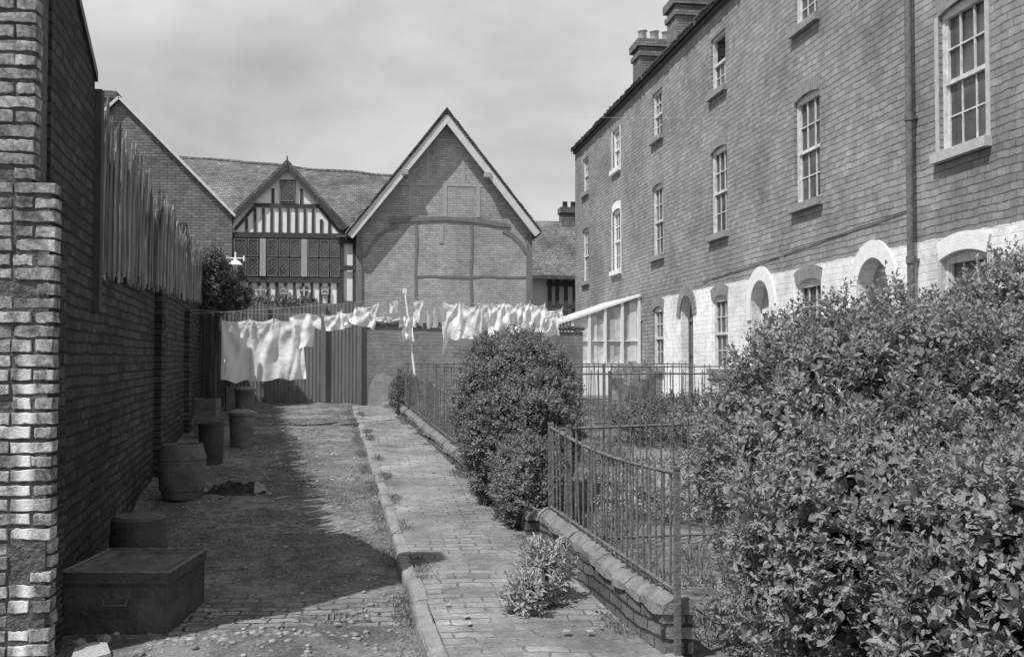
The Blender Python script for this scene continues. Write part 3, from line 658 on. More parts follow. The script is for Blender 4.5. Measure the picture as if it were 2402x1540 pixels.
def palerow(off,zlo,zhi,shade):
    y=8.0
    while y<20.7:
        wd=random.uniform(.045,.09); t=(y-7.86)/14.14; zb=2.35+.5*t-random.uniform(.02,.16); ztp=3.5+random.uniform(zlo,zhi)+.06*math.sin(y*2)
        if random.random()<.12: ztp-=.2
        ln=random.uniform(-.01,.03)*(1 if off>0 else .2); yl=random.uniform(-.05,.05); x=wx(y)+off+random.uniform(0,.015); tk=.008; tw=random.uniform(-.010,.006)
        vs=[]
        for zz,lx,ly in ((zb,0,0),((zb+ztp)/2,ln*.2+random.uniform(-.006,.006),yl*.5+random.uniform(-.01,.01)),(ztp-.06,ln,yl),(ztp,ln,yl)):
            k_=.3 if zz==ztp else random.uniform(.85,1)
            for sx,sy in ((0,0),(1,0),(1,1),(0,1)): vs.append((x+lx+sx*tk+sy*tw,y+ly+wd*(.5+(sy-.5)*k_),zz))
        w.add(vs,[(3,2,1,0),(12,13,14,15)]+[(4*j+i,4*j+(i+1)%4,4*j+4+(i+1)%4,4*j+4+i) for j in (0,1,2) for i in range(4)])
        y+=wd*.93
palerow(.02,-.15,.13,0); palerow(-.02,-.3,-.08,1)
part('pales',w.mesh('pales',M_pale),FP)
w=MB()
for z0,z1 in ((2.65,3.0),(3.15,3.3)):
    w.add([(wx(7.95)-.09,7.95,z0),(wx(20.7)-.09,20.7,z1),(wx(20.7)-.09,20.7,z1+.08),(wx(7.95)-.09,7.95,z0+.08),(wx(7.95)-.04,7.95,z0),(wx(20.7)-.04,20.7,z1),(wx(20.7)-.04,20.7,z1+.08),(wx(7.95)-.04,7.95,z0+.08)],[(0,1,2,3),(7,6,5,4),(0,4,5,1),(3,2,6,7),(1,5,6,2),(0,3,7,4)])
part('rails',w.mesh('rails',M_timb),FP)
w=MB(); w.box(wx(7.93)-.05,wx(7.93)+.05,7.88,7.96,1.95,3.60); part('post',w.mesh('post',M_timb),FP)
# ---------------------------------------------------------------- far fence & garden wall
CF=top('corrugated_fence','tall dark corrugated iron fence closing the lane','fence',(-1.8,22,.7))
w=MB(); n=420; x0,x1=-3.6,-.22; vs=[]
for z,off in ((.5,0),(2.86,0)):
    for i in range(n+1):
        x=x0+(x1-x0)*i/n; 
        zz=z+(.03*noise.noise(Vector((math.floor(x/.62)*3.3,0,0)))*2 if z>1 else 0)-(.10*((x-x0)/(x1-x0)) if z>1 else 0)
        vs.append((x,22+.006*math.sin(x*2*math.pi/.076)+.02*noise.noise(Vector((math.floor(x/.62)*5.1,0,0))),zz))
w.add(vs,[(i,i+1,n+2+i,n+1+i) for i in range(n)]); part('sheeting',w.mesh('sheeting',M_corr,True),CF)
for x in (-3.3,-2.2,-1.0,-.25):
    w=MB(); w.box(x,x+.06,21.92,21.965,.5,2.75); part('post',w.mesh('post',M_corr),CF)
GW=top('garden_wall','low old brick wall patched with rough render','wall',(1.9,22,.7))
w=MB(); pts=[(-.2,2.36),(.9,2.32),(1.6,2.26),(2.5,2.28),(3.4,2.2),(4.6,2.2)]
w.prismy([(4.6,.3)]+pts[::-1]+[(-.2,.3)],22,22.3); part('brickwork',w.mesh('brickwork',M_gar),GW)
w=MB(); 
for i in range(22):
    x=-.2+i*.22; w.box(x+.004,x+.21,21.96,22.34,2.22+.12*(1-i/22),2.30+.12*(1-i/22)+random.uniform(-.015,.015))
part('coping',w.mesh('coping',M_lowb),GW)
SL=MB(); SL.prismy([(-.05,.62),(.62,.62),(.60,.92),(.54,1.1),(.45,1.22),(.3,1.3),(.12,1.27),(.02,1.15),(-.04,.95)],21.85,21.95)
top('stone_slab','pale rounded stone slab leaning on the wall base','slab',(0,0,0),me=SL.mesh('stone_slab',M_slab))
GE=MB()
for i in range(5): GE.box(3.15+i*.3,3.44+i*.3,10.9,11.05,.1,.42+random.uniform(-.015,.015))
top('garden_edging','pale low block edging of a garden bed','garden edging',(0,0,0),me=GE.mesh('garden_edging',M_sill2))
# ---------------------------------------------------------------- low wall and railings
def railing(label,x0,y0,x1,y1,zb0,zb1,ht,posts,spacing=.115,sag=0,spike=.06,group='iron garden railings'):
    R=top('iron_railing',label,'railing',(x0,y0,zb0),group=group)
    P0=Vector((x0,y0,zb0));P1=Vector((x1,y1,zb1)); L_=(P1-P0).length
    def at(t,h): 
        p_=P0.lerp(P1,t); return Vector((p_.x,p_.y,p_.z+h*(1)-(sag*math.sin(math.pi*t) if h>ht*.5 else 0)))
    tr=MB(); pts=[at(i/12,ht) for i in range(13)]
    for a,b_ in zip(pts,pts[1:]): tr.cyl(a,b_,.013,.013,6)
    part('top_rail',tr.mesh('top_rail',M_iron),R)
    tr=MB(); tr.cyl(at(0,.07),at(1,.07),.011,.011,6); part('bottom_rail',tr.mesh('bottom_rail',M_iron),R)
    n=int(L_/spacing); bm_=MB(); bm_.cyl((0,0,0),(0,0,ht+spike*.35),.0075,.0075,6); bm_.cyl((0,0,ht+spike*.35),(0,0,ht+spike),.010,.001,6); me=bm_.mesh('baluster',M_iron)
    for i in range(1,n):
        t=i/n; q=at(t,ht); o=part('baluster',me,R,(q.x,q.y,q.z-ht)); o.rotation_euler=(random.uniform(-.03,.03),random.uniform(-.03,.03),0)
    for t in posts:
        q=P0.lerp(P1,t); m_=MB(); m_.box(q.x-.016,q.x+.016,q.y-.016,q.y+.016,gz(q.y)-.2,q.z+ht+.02); m_.box(q.x-.02,q.x+.02,q.y-.02,q.y+.02,q.z+ht+.02,q.z+ht+.035)
        part('post',m_.mesh('post',M_iron),R)
def lowwall(ya,yb,lab,h=.27):
    W_=top('low_brick_wall',lab,'low wall',(fx(ya),ya,gz(ya)),group='low garden walls')
    w=MB(); n=max(2,int((yb-ya)/.2)); vs=[]
    for i in range(n+1):
        y=ya+(yb-ya)*i/n; x=fx(y)-.07+.025*noise.noise(Vector((y*1.5,0,0))); z=gz(y)+h-.07
        vs+=[(x,y,-.3),(x,y,z),(x+.17,y,z),(x+.17,y,-.3)]
    w.add(vs,[(4*i+j,4*(i+1)+j,4*(i+1)+(j+1)%4,4*i+(j+1)%4) for i in range(n) for j in range(4)]+[(0,1,2,3),(4*n+3,4*n+2,4*n+1,4*n)])
    part('brickwork',w.mesh('brickwork',M_lowb),W_)
    c=MB(); y=ya-.02
    while y<yb:
        ln=min(random.uniform(.22,.42),yb-y+.02); prof=[(-.085,-.03),(-.08,.015),(-.03,.055),(.0,.064),(.04,.06),(.09,.045),(.12,.005),(.115,-.03)]; k_=len(prof); vs=[]
        dz=random.uniform(-.012,.006); dx=random.uniform(-.012,.012)
        for q in range(5):
            yy=y+.005+(ln-.01)*q/4; e=.93 if q in (0,4) else 1
            for a,b_ in prof:
                nn=noise.noise(Vector((a*15,yy*9,b_*15)))*.014; vs.append((fx(yy)+(a)*e+dx+nn,yy,gz(yy)+h-.05+b_*e+dz+nn))
        c.add(vs,[(q*k_+i,(q+1)*k_+i,(q+1)*k_+i+1,q*k_+i+1) for q in range(4) for i in range(k_-1)]+[tuple(range(k_))[::-1],tuple(range(4*k_,5*k_))]); y+=ln
    part('coping',c.mesh('coping',M_stone),W_)
lowwall(5.38,8.1,'low brick wall with worn stone coping under iron railings',.31)
lowwall(8.55,12.3,'crumbling low brick wall beside the brick path',.22)
lowwall(12.6,20.8,'low brick wall with worn coping along the path',.20)
railing('rusty iron railing with sagging top rail on low wall',fx(5.36)+.0,5.34,fx(8.05)+.0,8.05,gz(5.36)+.29,gz(8.05)+.27,.70,(0,1),.104,.05)
railing('rusty iron railing on low wall beside the path',fx(12.4)+.0,12.4,fx(15.0)+.0,15.0,gz(12.4)+.2,gz(15)+.2,.64,(0,1),.12,.02)
railing('rusty iron railing on low wall leading to the garden wall',fx(15.2)+.0,15.2,fx(19.6)+.0,19.6,gz(15.2)+.2,gz(19.6)+.2,.62,(0,1),.12,.02)
railing('spiked iron railing dividing two front gardens',fx(8.1)+.1,8.12,4.9,8.3,gz(8),gz(8),.95,(.02,.5,1),.12,-.03)
railing('spiked iron railing dividing two front gardens',fx(12.4)+.3,12.45,6.6,12.5,gz(12.4),gz(12.4),1.13,(.3,.7,1),.13,.0)
railing('spiked iron railing dividing two front gardens',fx(16.6)+.3,16.6,6.6,16.65,gz(16.6),gz(16.6),1.0,(0,.5,1),.13,.0)
railing('spiked iron railing dividing two front gardens',fx(20.6)+.3,20.6,6.6,20.6,gz(20.6),gz(20.6),.85,(0,.5,1),.13,.0)
# rough covered heap
w=MB(); U,Vv=30,16; vs=[]
for j in range(Vv+1):
    for i in range(U):
        th=math.pi*.5*j/Vv; ph=2*math.pi*i/U; q=Vector((math.sin(th)*math.cos(ph),math.sin(th)*math.sin(ph),math.cos(th)))
        f=1+.22*noise.noise(q*2.1+Vector((4,2,1)))+.10*noise.noise(q*5); sx=abs(q.x)**.8*math.copysign(1,q.x)
        vs.append((5.1+sx*.50*f,19.6+q.y*.4*f,.6+q.z**.6*.93*f if q.z>.001 else .58))
w.add(vs,[(j*U+i,(j+1)*U+i,(j+1)*U+(i+1)%U,j*U+(i+1)%U) for j in range(Vv) for i in range(U)])
top('covered_heap','low rounded heap covered with rough dark canvas','covered heap',(0,0,0),me=w.mesh('covered_heap',M_bin,False))
# ---------------------------------------------------------------- bins, boxes etc.
TR=top('tin_trunk','battered dark tin trunk with closed lid standing against the wall','trunk',(-1.5,6.75,-.1))
M4=Matrix.Translation((-1.47,6.86,-.09))@Matrix.Rotation(math.radians(-8),4,'Z')
w=MB()
def wallpanel(p0,p1,z0,z1,sd):
    n,m_=14,6; vs=[]
    for j in range(m_+1):
        for i in range(n+1):
            x=p0[0]+(p1[0]-p0[0])*i/n; y=p0[1]+(p1[1]-p0[1])*i/n; e=math.sin(math.pi*i/n)*math.sin(math.pi*j/m_)
            d=e*(.02*noise.noise(Vector((i*.35,j*.5,sd)))-.004); nx_=(p1[1]-p0[1]); ny_=-(p1[0]-p0[0]); l=math.hypot(nx_,ny_)
            vs.append(M4@Vector((x+nx_/l*d*1.5,y+ny_/l*d*1.5,z0+(z1-z0)*j/m_)))
    w.add(vs,[(j*(n+1)+i,j*(n+1)+i+1,(j+1)*(n+1)+i+1,(j+1)*(n+1)+i) for j in range(m_) for i in range(n)])
X0,X1,Y0,Y1=-.31,.31,-.36,.36
wallpanel((X0,Y0),(X1,Y0),0,.37,1); wallpanel((X1,Y0),(X1,Y1),0,.37,2); wallpanel((X1,Y1),(X0,Y1),0,.37,3); wallpanel((X0,Y1),(X0,Y0),0,.37,4)
for sx in (X0,X1):
    for sy in (Y0,Y1): w.box(sx-.006,sx+.006,sy-.006,sy+.006,0,.36,M=M4)
part('body',w.mesh('body',M_tin,False),TR)
w=MB(); n=16; LX0,LX1,LY0,LY1=X0-.016,X1+.016,Y0-.016,Y1+.016
def lz(i,j):
    e=min(i,j,n-i,n-j); return (.405 if e==0 else (.405 if e==1 else .392))+.016*noise.noise(Vector((i*.25,j*.25,3)))*(1 if e>1 else .3)+.008*noise.noise(Vector((i*.7,j*.7,8)))
vs=[M4@Vector((LX0+(LX1-LX0)*i/n,LY0+(LY1-LY0)*j/n,lz(i,j))) for j in range(n+1) for i in range(n+1)]
w.add(vs,[(j*(n+1)+i,j*(n+1)+i+1,(j+1)*(n+1)+i+1,(j+1)*(n+1)+i) for j in range(n) for i in range(n)])
bd=[(i,0) for i in range(n)]+[(n,j) for j in range(n)]+[(n-i,n) for i in range(n)]+[(0,n-j) for j in range(n)]
vt=[M4@Vector((LX0+(LX1-LX0)*i/n,LY0+(LY1-LY0)*j/n,lz(i,j))) for i,j in bd]; vb=[M4@Vector((LX0+(LX1-LX0)*i/n,LY0+(LY1-LY0)*j/n,.335)) for i,j in bd]; q=len(bd)
w.add(vt+vb,[(i,q+i,q+(i+1)%q,(i+1)%q) for i in range(q)]); part('lid',w.mesh('lid',M_tin),TR)
w=MB(); rm=[M4@Vector(v) for v in [(LX0,LY0,.407),(LX1,LY0,.407),(LX1,LY1,.407),(LX0,LY1,.407),(LX0,LY0,.407)]]; w.tube(rm,.008); part('lid_edge',w.mesh('lid_edge',M_rim),TR)
w=MB(); w.tube([M4@Vector(v) for v in [(-.07,-.365,.24),(-.07,-.385,.21),(.07,-.385,.21),(.07,-.365,.24)]],.005); part('handle',w.mesh('handle',M_rim),TR)
def lathe_thing(name,lab,cat,x,y,parts,tilt=None,group=None):
    o=top(name,lab,cat,(x,y,gh(x,y)),group=group)
    for pn,prof,mt in parts:
        m_=MB(); m_.lathe(prof,(x,y,gh(x,y)-.01),28,M=tilt); part(pn,m_.mesh(pn,mt,False),o)
    return o
lathe_thing('wooden_tub','dark upturned tub by the wall','tub',-1.68,7.85,[('body',[(.21,0),(.215,.03),(.20,.30),(.19,.44),(.17,.46),(0,.465)],M_tin),('hoop',[(.205,.06),(.216,.06),(.214,.10),(.205,.10)],M_iron)])
lathe_thing('wooden_barrel','bulging weathered wooden barrel beside the wall','barrel',-1.9,10.85,[('body',[(0,0),(.19,0),(.225,.14),(.24,.28),(.23,.42),(.2,.55),(.18,.55),(.18,.50),(0,.50)],M_crate),('hoop',[(.215,.09),(.224,.09),(.232,.13),(.222,.13)],M_iron),('hoop',[(.235,.40),(.239,.40),(.232,.44),(.228,.44)],M_iron)])
bins=[( 'dark dented metal dustbin beside the wall',-1.98,13.3,.16,.50,M_tin,0),('galvanised dustbin with domed lid',-1.80,14.9,.18,.46,M_bin,1),('small dark dustbin near the corrugated fence',-2.2,18.6,.17,.5,M_bin,1)]
for lab,x,y,r_,h_,mt,lid in bins:
    o=lathe_thing('dustbin',lab,'dustbin',x,y,[('body',[(0,0),(r_*.88,0),(r_*.9,.04),(r_,h_),(r_+.012,h_),(r_+.012,h_+.02),(r_-.01,h_+.02),(r_-.02,h_-.05),(0,h_-.08)],mt)]+([('lid',[(r_+.02,h_),(r_+.02,h_+.04),(r_*.7,h_+.075),(.03,h_+.09),(.03,h_+.12),(0,h_+.12)],mt)] if lid else []),group='dustbins along the wall')
def crate(lab,x,y,w_,d_,h_,rz,z0=None,tilt=0):
    z=gh(x,y) if z0 is None else z0
    o=top('wooden_crate',lab,'crate',(x,y,z),group='crates along the wall'); M4=Matrix.Translation((x,y,z))@Matrix.Rotation(rz,4,'Z')@Matrix.Rotation(tilt,4,'X')
    m_=MB(); n=3
    for i in range(n):
        a=h_*i/n+.004; b2=h_*(i+1)/n-.004
        m_.box(-w_/2,w_/2,-d_/2,-d_/2+.015,a,b2,M=M4); m_.box(-w_/2,w_/2,d_/2-.015,d_/2,a,b2,M=M4); m_.box(-w_/2,-w_/2+.015,-d_/2+.016,d_/2-.016,a,b2,M=M4); m_.box(w_/2-.015,w_/2,-d_/2+.016,d_/2-.016,a,b2,M=M4)
    m_.box(-w_/2+.016,w_/2-.016,-d_/2+.016,d_/2-.016,0,.015,M=M4)
    part('slatted_sides',m_.mesh('slatted_sides',M_crate),o)
    for sx in (-1,1):
        for sy in (-1,1):
            m_=MB(); m_.box(sx*(w_/2-.03)-.015,sx*(w_/2-.03)+.015,sy*(d_/2-.03)-.015,sy*(d_/2-.03)+.015,.016,h_+.01,M=M4); part('corner_post',m_.mesh('corner_post',M_crate),o)
crate('tilted wooden crate between bins',-2.18,12.4,.28,.3,.3,.3,tilt=.25)
crate('low wooden crate against the wall',-2.5,16.2,.32,.34,.32,.1)
crate('pale wooden crate beside the wall',-2.62,17.2,.34,.34,.50,-.1)
crate('square wooden crate by the corrugated fence',-2.55,20.2,.4,.4,.45,.2)
# rag
w=MB(); n=34; m2=22; vs=[]
for j in range(m2+1):
    for i in range(n+1):
        u=i/n*2-1; v=j/m2*2-1; rr=math.sqrt(u*u+v*v)+.6*noise.noise(Vector((u*1.8,v*1.8,5)))
        e=max(0,min(1,(.95-rr)*3)); h_=e*(.02+.09*abs(noise.noise(Vector((u*3.2,v*3.2,2))))*2+.03*noise.noise(Vector((u*9,v*9,1))))
        x=-1.38+u*.36; y=11.1+v*.18+u*.05; vs.append((x,y,gh(x,y)-.03+h_+.02*e))
w.add(vs,[(j*(n+1)+i,j*(n+1)+i+1,(j+1)*(n+1)+i+1,(j+1)*(n+1)+i) for j in range(m2) for i in range(n)])
for k2 in range(len(w.f)):
    j,i=divmod(k2,n)
    if (i>n*.72 and 6<j<14) or (i<n*.2 and 8<j<13): w.m[k2]=1
top('sacking_heap','crumpled dark rag of sacking with pale torn edges','sacking',(0,0,0),me=w.mesh('sacking_heap',[M_sack,M_slab],False))
w=MB(); M4=Matrix.Translation((-1.56,6.10,-.075))@Matrix.Rotation(.3,4,'Z')@Matrix.Rotation(.12,4,'X')@Matrix.Diagonal((1,1,.6,1))
vs=[M4@Vector(v) for v in [(-.12,-.09,-.04),(.11,-.08,-.05),(.12,.1,-.04),(-.1,.09,-.05),(-.10,-.08,.05),(.10,-.07,.06),(.09,.08,.07),(-.08,.08,.05),(0,-.1,.05),(.02,.1,.075)]]
w.add(vs,[(3,2,1,0),(0,1,5,8,4),(1,2,6,5),(2,3,7,9,6),(3,0,4,7),(4,8,9,7),(8,5,6,9)]); top('stone_block','rough pale stone block lying by the pier','stone block',(0,0,0),me=w.mesh('stone_block',M_slab))
for i,(x,y,r_) in enumerate(((-1.55,6.38,.05),(-1.30,6.12,.035),(-1.68,6.33,.045),(-.55,6.5,.03),(-.35,5.9,.035),(-1.05,10.95,.04))):
    w=MB(); rock(w,(x,y,gh(x,y)+r_*.3),r_,.7); top('brick_fragment','broken brick fragment on the ground','brick fragment',(0,0,0),me=w.mesh('brick_fragment',M_stone if i<5 else M_slab),group='brick fragments')
# lamp
LP=top('lamp_post','old lamp with white reflector above the corrugated fence','street lamp',(-2.85,22.25,.7))
w=MB(); w.cyl((-2.85,22.25,.5),(-2.85,22.25,3.55),.045,.03,10); part('post',w.mesh('post',M_iron),LP)
w=MB(); w.cyl((-3.03,22.25,3.74),(-2.66,22.25,3.74),.014,.014,8); w.lathe([(.035,.0),(.035,.08),(.02,.12),(.02,.22),(0,.23)],(-2.85,22.25,3.64),12); w.cyl((-3.02,22.25,3.68),(-3.02,22.25,3.79),.02,.02,8); w.cyl((-2.67,22.25,3.68),(-2.67,22.25,3.79),.02,.02,8)
part('crossbar',w.mesh('crossbar',M_paint),LP)
w=MB(); w.lathe([(.03,.1),(.08,.08),(.15,.0),(.16,-.01),(.13,-.01),(.02,.06)],(-2.85,22.25,3.60),20); part('lamp_shade',w.mesh('lamp_shade',M_paint,True),LP)
w=MB(); w.lathe([(.03,.05),(.05,0),(.045,-.06),(0,-.09)],(-2.85,22.25,3.57),14); part('bulb',w.mesh('bulb',M_paint,True),LP)
# ---------------------------------------------------------------- washing
def line(pts,sag,lab):
    w=MB(); P=[]
    for a,b_ in zip(pts,pts[1:]):
        a=Vector(a);b_=Vector(b_)
        for i in range(13):
            t=i/12; q=a.lerp(b_,t); q.z-=sag*4*t*(1-t); P.append(q)
    w.tube(P,.003,5); top('clothes_line',lab,'clothes line',(0,0,0),me=w.mesh('clothes_line',M_sill2),group='clothes lines')
line([(-2.95,17.0,2.33),(.60,17.5,2.66),(3.6,18.3,2.50),(4.62,25.2,2.45)],.03,'thin washing line strung across lane and gardens')
line([(-3.05,18.2,2.45),(.6,18.6,2.42),(4.6,25.3,2.55)],.05,'second thin washing line across the lane')
PRP=MB(); PRP.cyl((.84,17.3,.45),(.57,17.45,2.76),.022,.016,8); PRP.box(.53,.60,17.43,17.47,2.72,2.80)
top('clothes_prop','pale wooden clothes prop holding up the washing line','clothes prop',(0,0,0),me=PRP.mesh('clothes_prop',M_paint))
def cloth(name,lab,xa,xb,ya,yb,za,zb_,ha,hb,pegs=3,fold=.05,seed=0,shear=0,flare=0,sagp=.035,tail=None,curl=.0,rag=0):
    n=110; m2=36; vs=[]; rs=random.Random(seed*7+3); W_=xb-xa; H_=(ha+hb)/2
    pk_=[0]+[ (i+rs.uniform(-.12,.12))/pegs for i in range(1,pegs)]+[1]; ph=[rs.uniform(0,6.3) for _ in pk_]; am=[rs.uniform(.7,1.4) for _ in pk_]
    for j in range(m2+1):
        v=j/m2
        for i in range(n+1):
            u=i/n; z0=za+(zb_-za)*u
            sg=0
            for a,b_ in zip(pk_,pk_[1:]):
                if a<=u<=b_:
                    s=(u-a)/(b_-a); sg=4*s*(1-s)*sagp*((b_-a)*pegs)
            h_=ha+(hb-ha)*u+rag*noise.noise(Vector((u*3.1,seed*5.3,1)))*1.6
            if tail: h_+=tail*max(0,1-u*6)
            d=0
            for q,p_,am_ in zip(pk_,ph,am):
                dxp=(u-q)*W_; dzp=v*H_+.06; ang=math.atan2(dxp,dzp); rr=math.hypot(dxp,dzp)
                d+=am_*math.sin(ang*12+p_)*math.exp(-abs(ang)*.9)*min(1,rr*3)*.5
            w1=noise.noise(Vector((u*W_*2.0+seed*3.1+.25*v,v*H_*.9,seed*2.1)))
            w2=noise.noise(Vector((u*W_*6+seed+.9*w1+.5*v,v*H_*1.6,seed*1.3)))
            w3=1-abs(noise.noise(Vector((u*W_*7+seed*2+1.2*v,v*H_*1.5,seed*4.1))))*3
            d+=.8*w1*(.3+v)+.55*w2*(.4+.6*v)+.22*w3
            x=xa+W_*(u+flare*(u-.5)*v)+shear*v+.04*noise.noise(Vector((u*3,v*2,seed)))*v
            yy=ya+(yb-ya)*u+fold*d*(.3+.8*v)+curl*math.sin(v*2.2)
            zz=z0-sg*(1-v*.7)-h_*v*(1-.02*abs(d))+.05*noise.noise(Vector((u*W_*2.5,3,seed+9)))*v+.012*w2*v
            vs.append((x,yy,zz))
    w=MB(); w.add(vs,[(j*(n+1)+i,(j+1)*(n+1)+i,(j+1)*(n+1)+i+1,j*(n+1)+i+1) for j in range(m2) for i in range(n)])
    o=top(name,lab,'washing',(0,0,0),me=w.mesh(name,M_cloth,True),group='washing on the line')
    for u in pk_:
        pg=MB(); pg.box(xa+W_*u-.006,xa+W_*u+.006,ya+(yb-ya)*u-.015,ya+(yb-ya)*u+.015,za+(zb_-za)*u-.035,za+(zb_-za)*u+.035)
        part('clothes_peg',pg.mesh('clothes_peg',M_timbl),o)
cx=lambda px:-1.05+(px-720)*.0070
cz=lambda py:1.6+(842-py)*.00708
def C(name,lab,p0,p1,t0,t1,b0,b1,dy=0,**k): cloth(name,lab,cx(p0),cx(p1),17.15+dy,17.2+dy,cz(t0),cz(t1),cz(t0)-cz(b0),cz(t1)-cz(b1),**k)
C('bed_sheet','white bed sheet hanging in folds on the line',526,593,752,748,893,893,pegs=1,fold=.07,seed=1,sagp=.04,rag=.02)
C('bed_sheet','large white bed sheet billowing slightly on the line',586,706,748,743,893,888,dy=.08,pegs=2,fold=.085,seed=6,flare=.10,sagp=.06,shear=.05,rag=.03)
def shirt(lab,x0,w_,y,z,h_,seed):
    m_=MB(); n=26; rows_=22; vs=[]; fs=[]
    def inside(u,v): return .2<=u<=.8 or (0<v<.42)
    for j in range(rows_+1):
        for i in range(n+1):
            u=i/n; v=j/rows_
            xx=x0+w_*u; yy=y+.03*math.sin(u*13+seed+v*2)*(.4+v)+.04*noise.noise(Vector((u*6,v*4,seed)))
            vs.append((xx+.03*v*math.sin(seed+v*3),yy,z-h_*v-(.04*(abs(u-.5)*2) if v<.1 else 0)-.06*max(0,abs(u-.5)-.3)*3+.02*math.sin(u*9+seed)*v))
    for j in range(rows_):
        for i in range(n):
            if inside((i+.5)/n,(j+.5)/rows_): fs.append((j*(n+1)+i,(j+1)*(n+1)+i,(j+1)*(n+1)+i+1,j*(n+1)+i+1))
    m_.add(vs,fs); top('shirt',lab,'washing',(0,0,0),me=m_.mesh('shirt',M_cloth,True),group='washing on the line')
shirt('white shirt pegged beside the bed sheets',cx(683),.5,16.95,cz(736),.56,2)
C('table_cloth','bunched white cloth slung along the line',758,802,738,726,776,770,pegs=1,fold=.06,seed=3,sagp=.06,shear=.05)
C('table_cloth','wide white cloth drooping in swags',788,852,729,716,768,752,dy=.1,pegs=1,fold=.07,seed=4,sagp=.08,rag=.04)
C('table_cloth','white cloth blown sideways on the line',834,890,718,708,752,772,pegs=1,fold=.07,seed=8,sagp=.05,shear=-.10,rag=.04)
C('towel','small white cloth on the second line',866,902,738,738,748,750,pegs=1,fold=.02,seed=9)
C('towel','narrow white cloth hanging on the line',914,933,700,698,733,730,pegs=1,fold=.02,seed=10)
C('towel','narrow grey white cloth below the line',902,940,738,742,756,750,pegs=1,fold=.02,seed=20)
shirt('small white vest hanging by the clothes prop',cx(938),.29,17.3,cz(738),.42,4)
C('towel','folded white cloth beside the clothes prop',970,996,698,702,742,774,pegs=1,fold=.05,seed=12)
C('stocking','thin white stocking hanging on the line',1003,1014,706,706,770,768,pegs=1,fold=.015,seed=13)
C('stocking','thin white stocking hanging on the line',1018,1030,706,706,768,764,pegs=1,fold=.015,seed=14)
dx=lambda px:1.28+(px-1040)*.0077
dz=lambda py:1.6+(842-py)*.00763
def Dc(name,lab,p0,p1,t0,t1,b0,b1,dy=0,**k): cloth(name,lab,dx(p0),dx(p1),17.9+dy,18.0+dy,dz(t0),dz(t1),dz(t0)-dz(b0),dz(t1)-dz(b1),**k)
Dc('bed_sheet','white sheet with one corner trailing down',1034,1126,704,708,780,796,pegs=2,fold=.09,seed=15,sagp=.10,tail=.42,rag=.08)
Dc('pillow_case','white pillow case on the line',1112,1152,709,710,812,800,dy=.12,pegs=1,fold=.05,seed=16,sagp=.03,rag=.05)
Dc('bed_sheet','wide gathered white sheet on the line',1140,1218,709,710,800,782,pegs=2,fold=.08,seed=17,sagp=.05,rag=.08)
Dc('bed_sheet','gathered white sheet in fine folds',1200,1276,709,711,770,784,dy=.1,pegs=2,fold=.07,seed=18,sagp=.05,rag=.07)
Dc('towel','white cloth blown sideways near the lean-to',1232,1306,742,728,782,786,dy=.25,pegs=1,fold=.06,seed=19,sagp=.04,shear=.06,rag=.05)
Dc('towel','white towel at the end of the line',1272,1322,724,720,764,746,dy=.3,pegs=1,fold=.06,seed=21,sagp=.04,rag=.04)
# ---------------------------------------------------------------- foliage
def leaves_mesh(name,pos,dirs,nrm,Lr,Wr,mat,smooth=False):
    n=len(pos); dirs=dirs/(np.linalg.norm(dirs,axis=1)[:,None]+1e-9)
    nrm=nrm-dirs*(nrm*dirs).sum(1)[:,None]; nrm/=np.linalg.norm(nrm,axis=1)[:,None]+1e-9
    sd=np.cross(dirs,nrm); Lc=Lr[:,None]; Wc=Wr[:,None]
    b=pos; t=pos+dirs*Lc-nrm*Lc*.12
    l1=pos+dirs*Lc*.3+sd*Wc*.42+nrm*Wc*.16; l2=pos+dirs*Lc*.68+sd*Wc*.40+nrm*Wc*.12-nrm*Lc*.03
    r1=pos+dirs*Lc*.3-sd*Wc*.42+nrm*Wc*.16; r2=pos+dirs*Lc*.68-sd*Wc*.40+nrm*Wc*.12-nrm*Lc*.03
    V=np.stack([b,l1,l2,t,r2,r1],1).reshape(-1,3)
    base=np.arange(n)*6
    F=np.stack([np.stack([base,base+3,base+2,base+1],1),np.stack([base,base+5,base+4,base+3],1)],1).reshape(-1)
    me=bpy.data.meshes.new(name); me.vertices.add(len(V)); me.vertices.foreach_set('co',V.reshape(-1).astype(np.float32))
    me.loops.add(len(F)); me.loops.foreach_set('vertex_index',F.astype(np.int32)); me.polygons.add(2*n)
    me.polygons.foreach_set('loop_start',(np.arange(2*n)*4).astype(np.int32)); me.polygons.foreach_set('loop_total',np.full(2*n,4,dtype=np.int32))
    me.update(calc_edges=True); me.validate(); me.materials.append(mat); return me
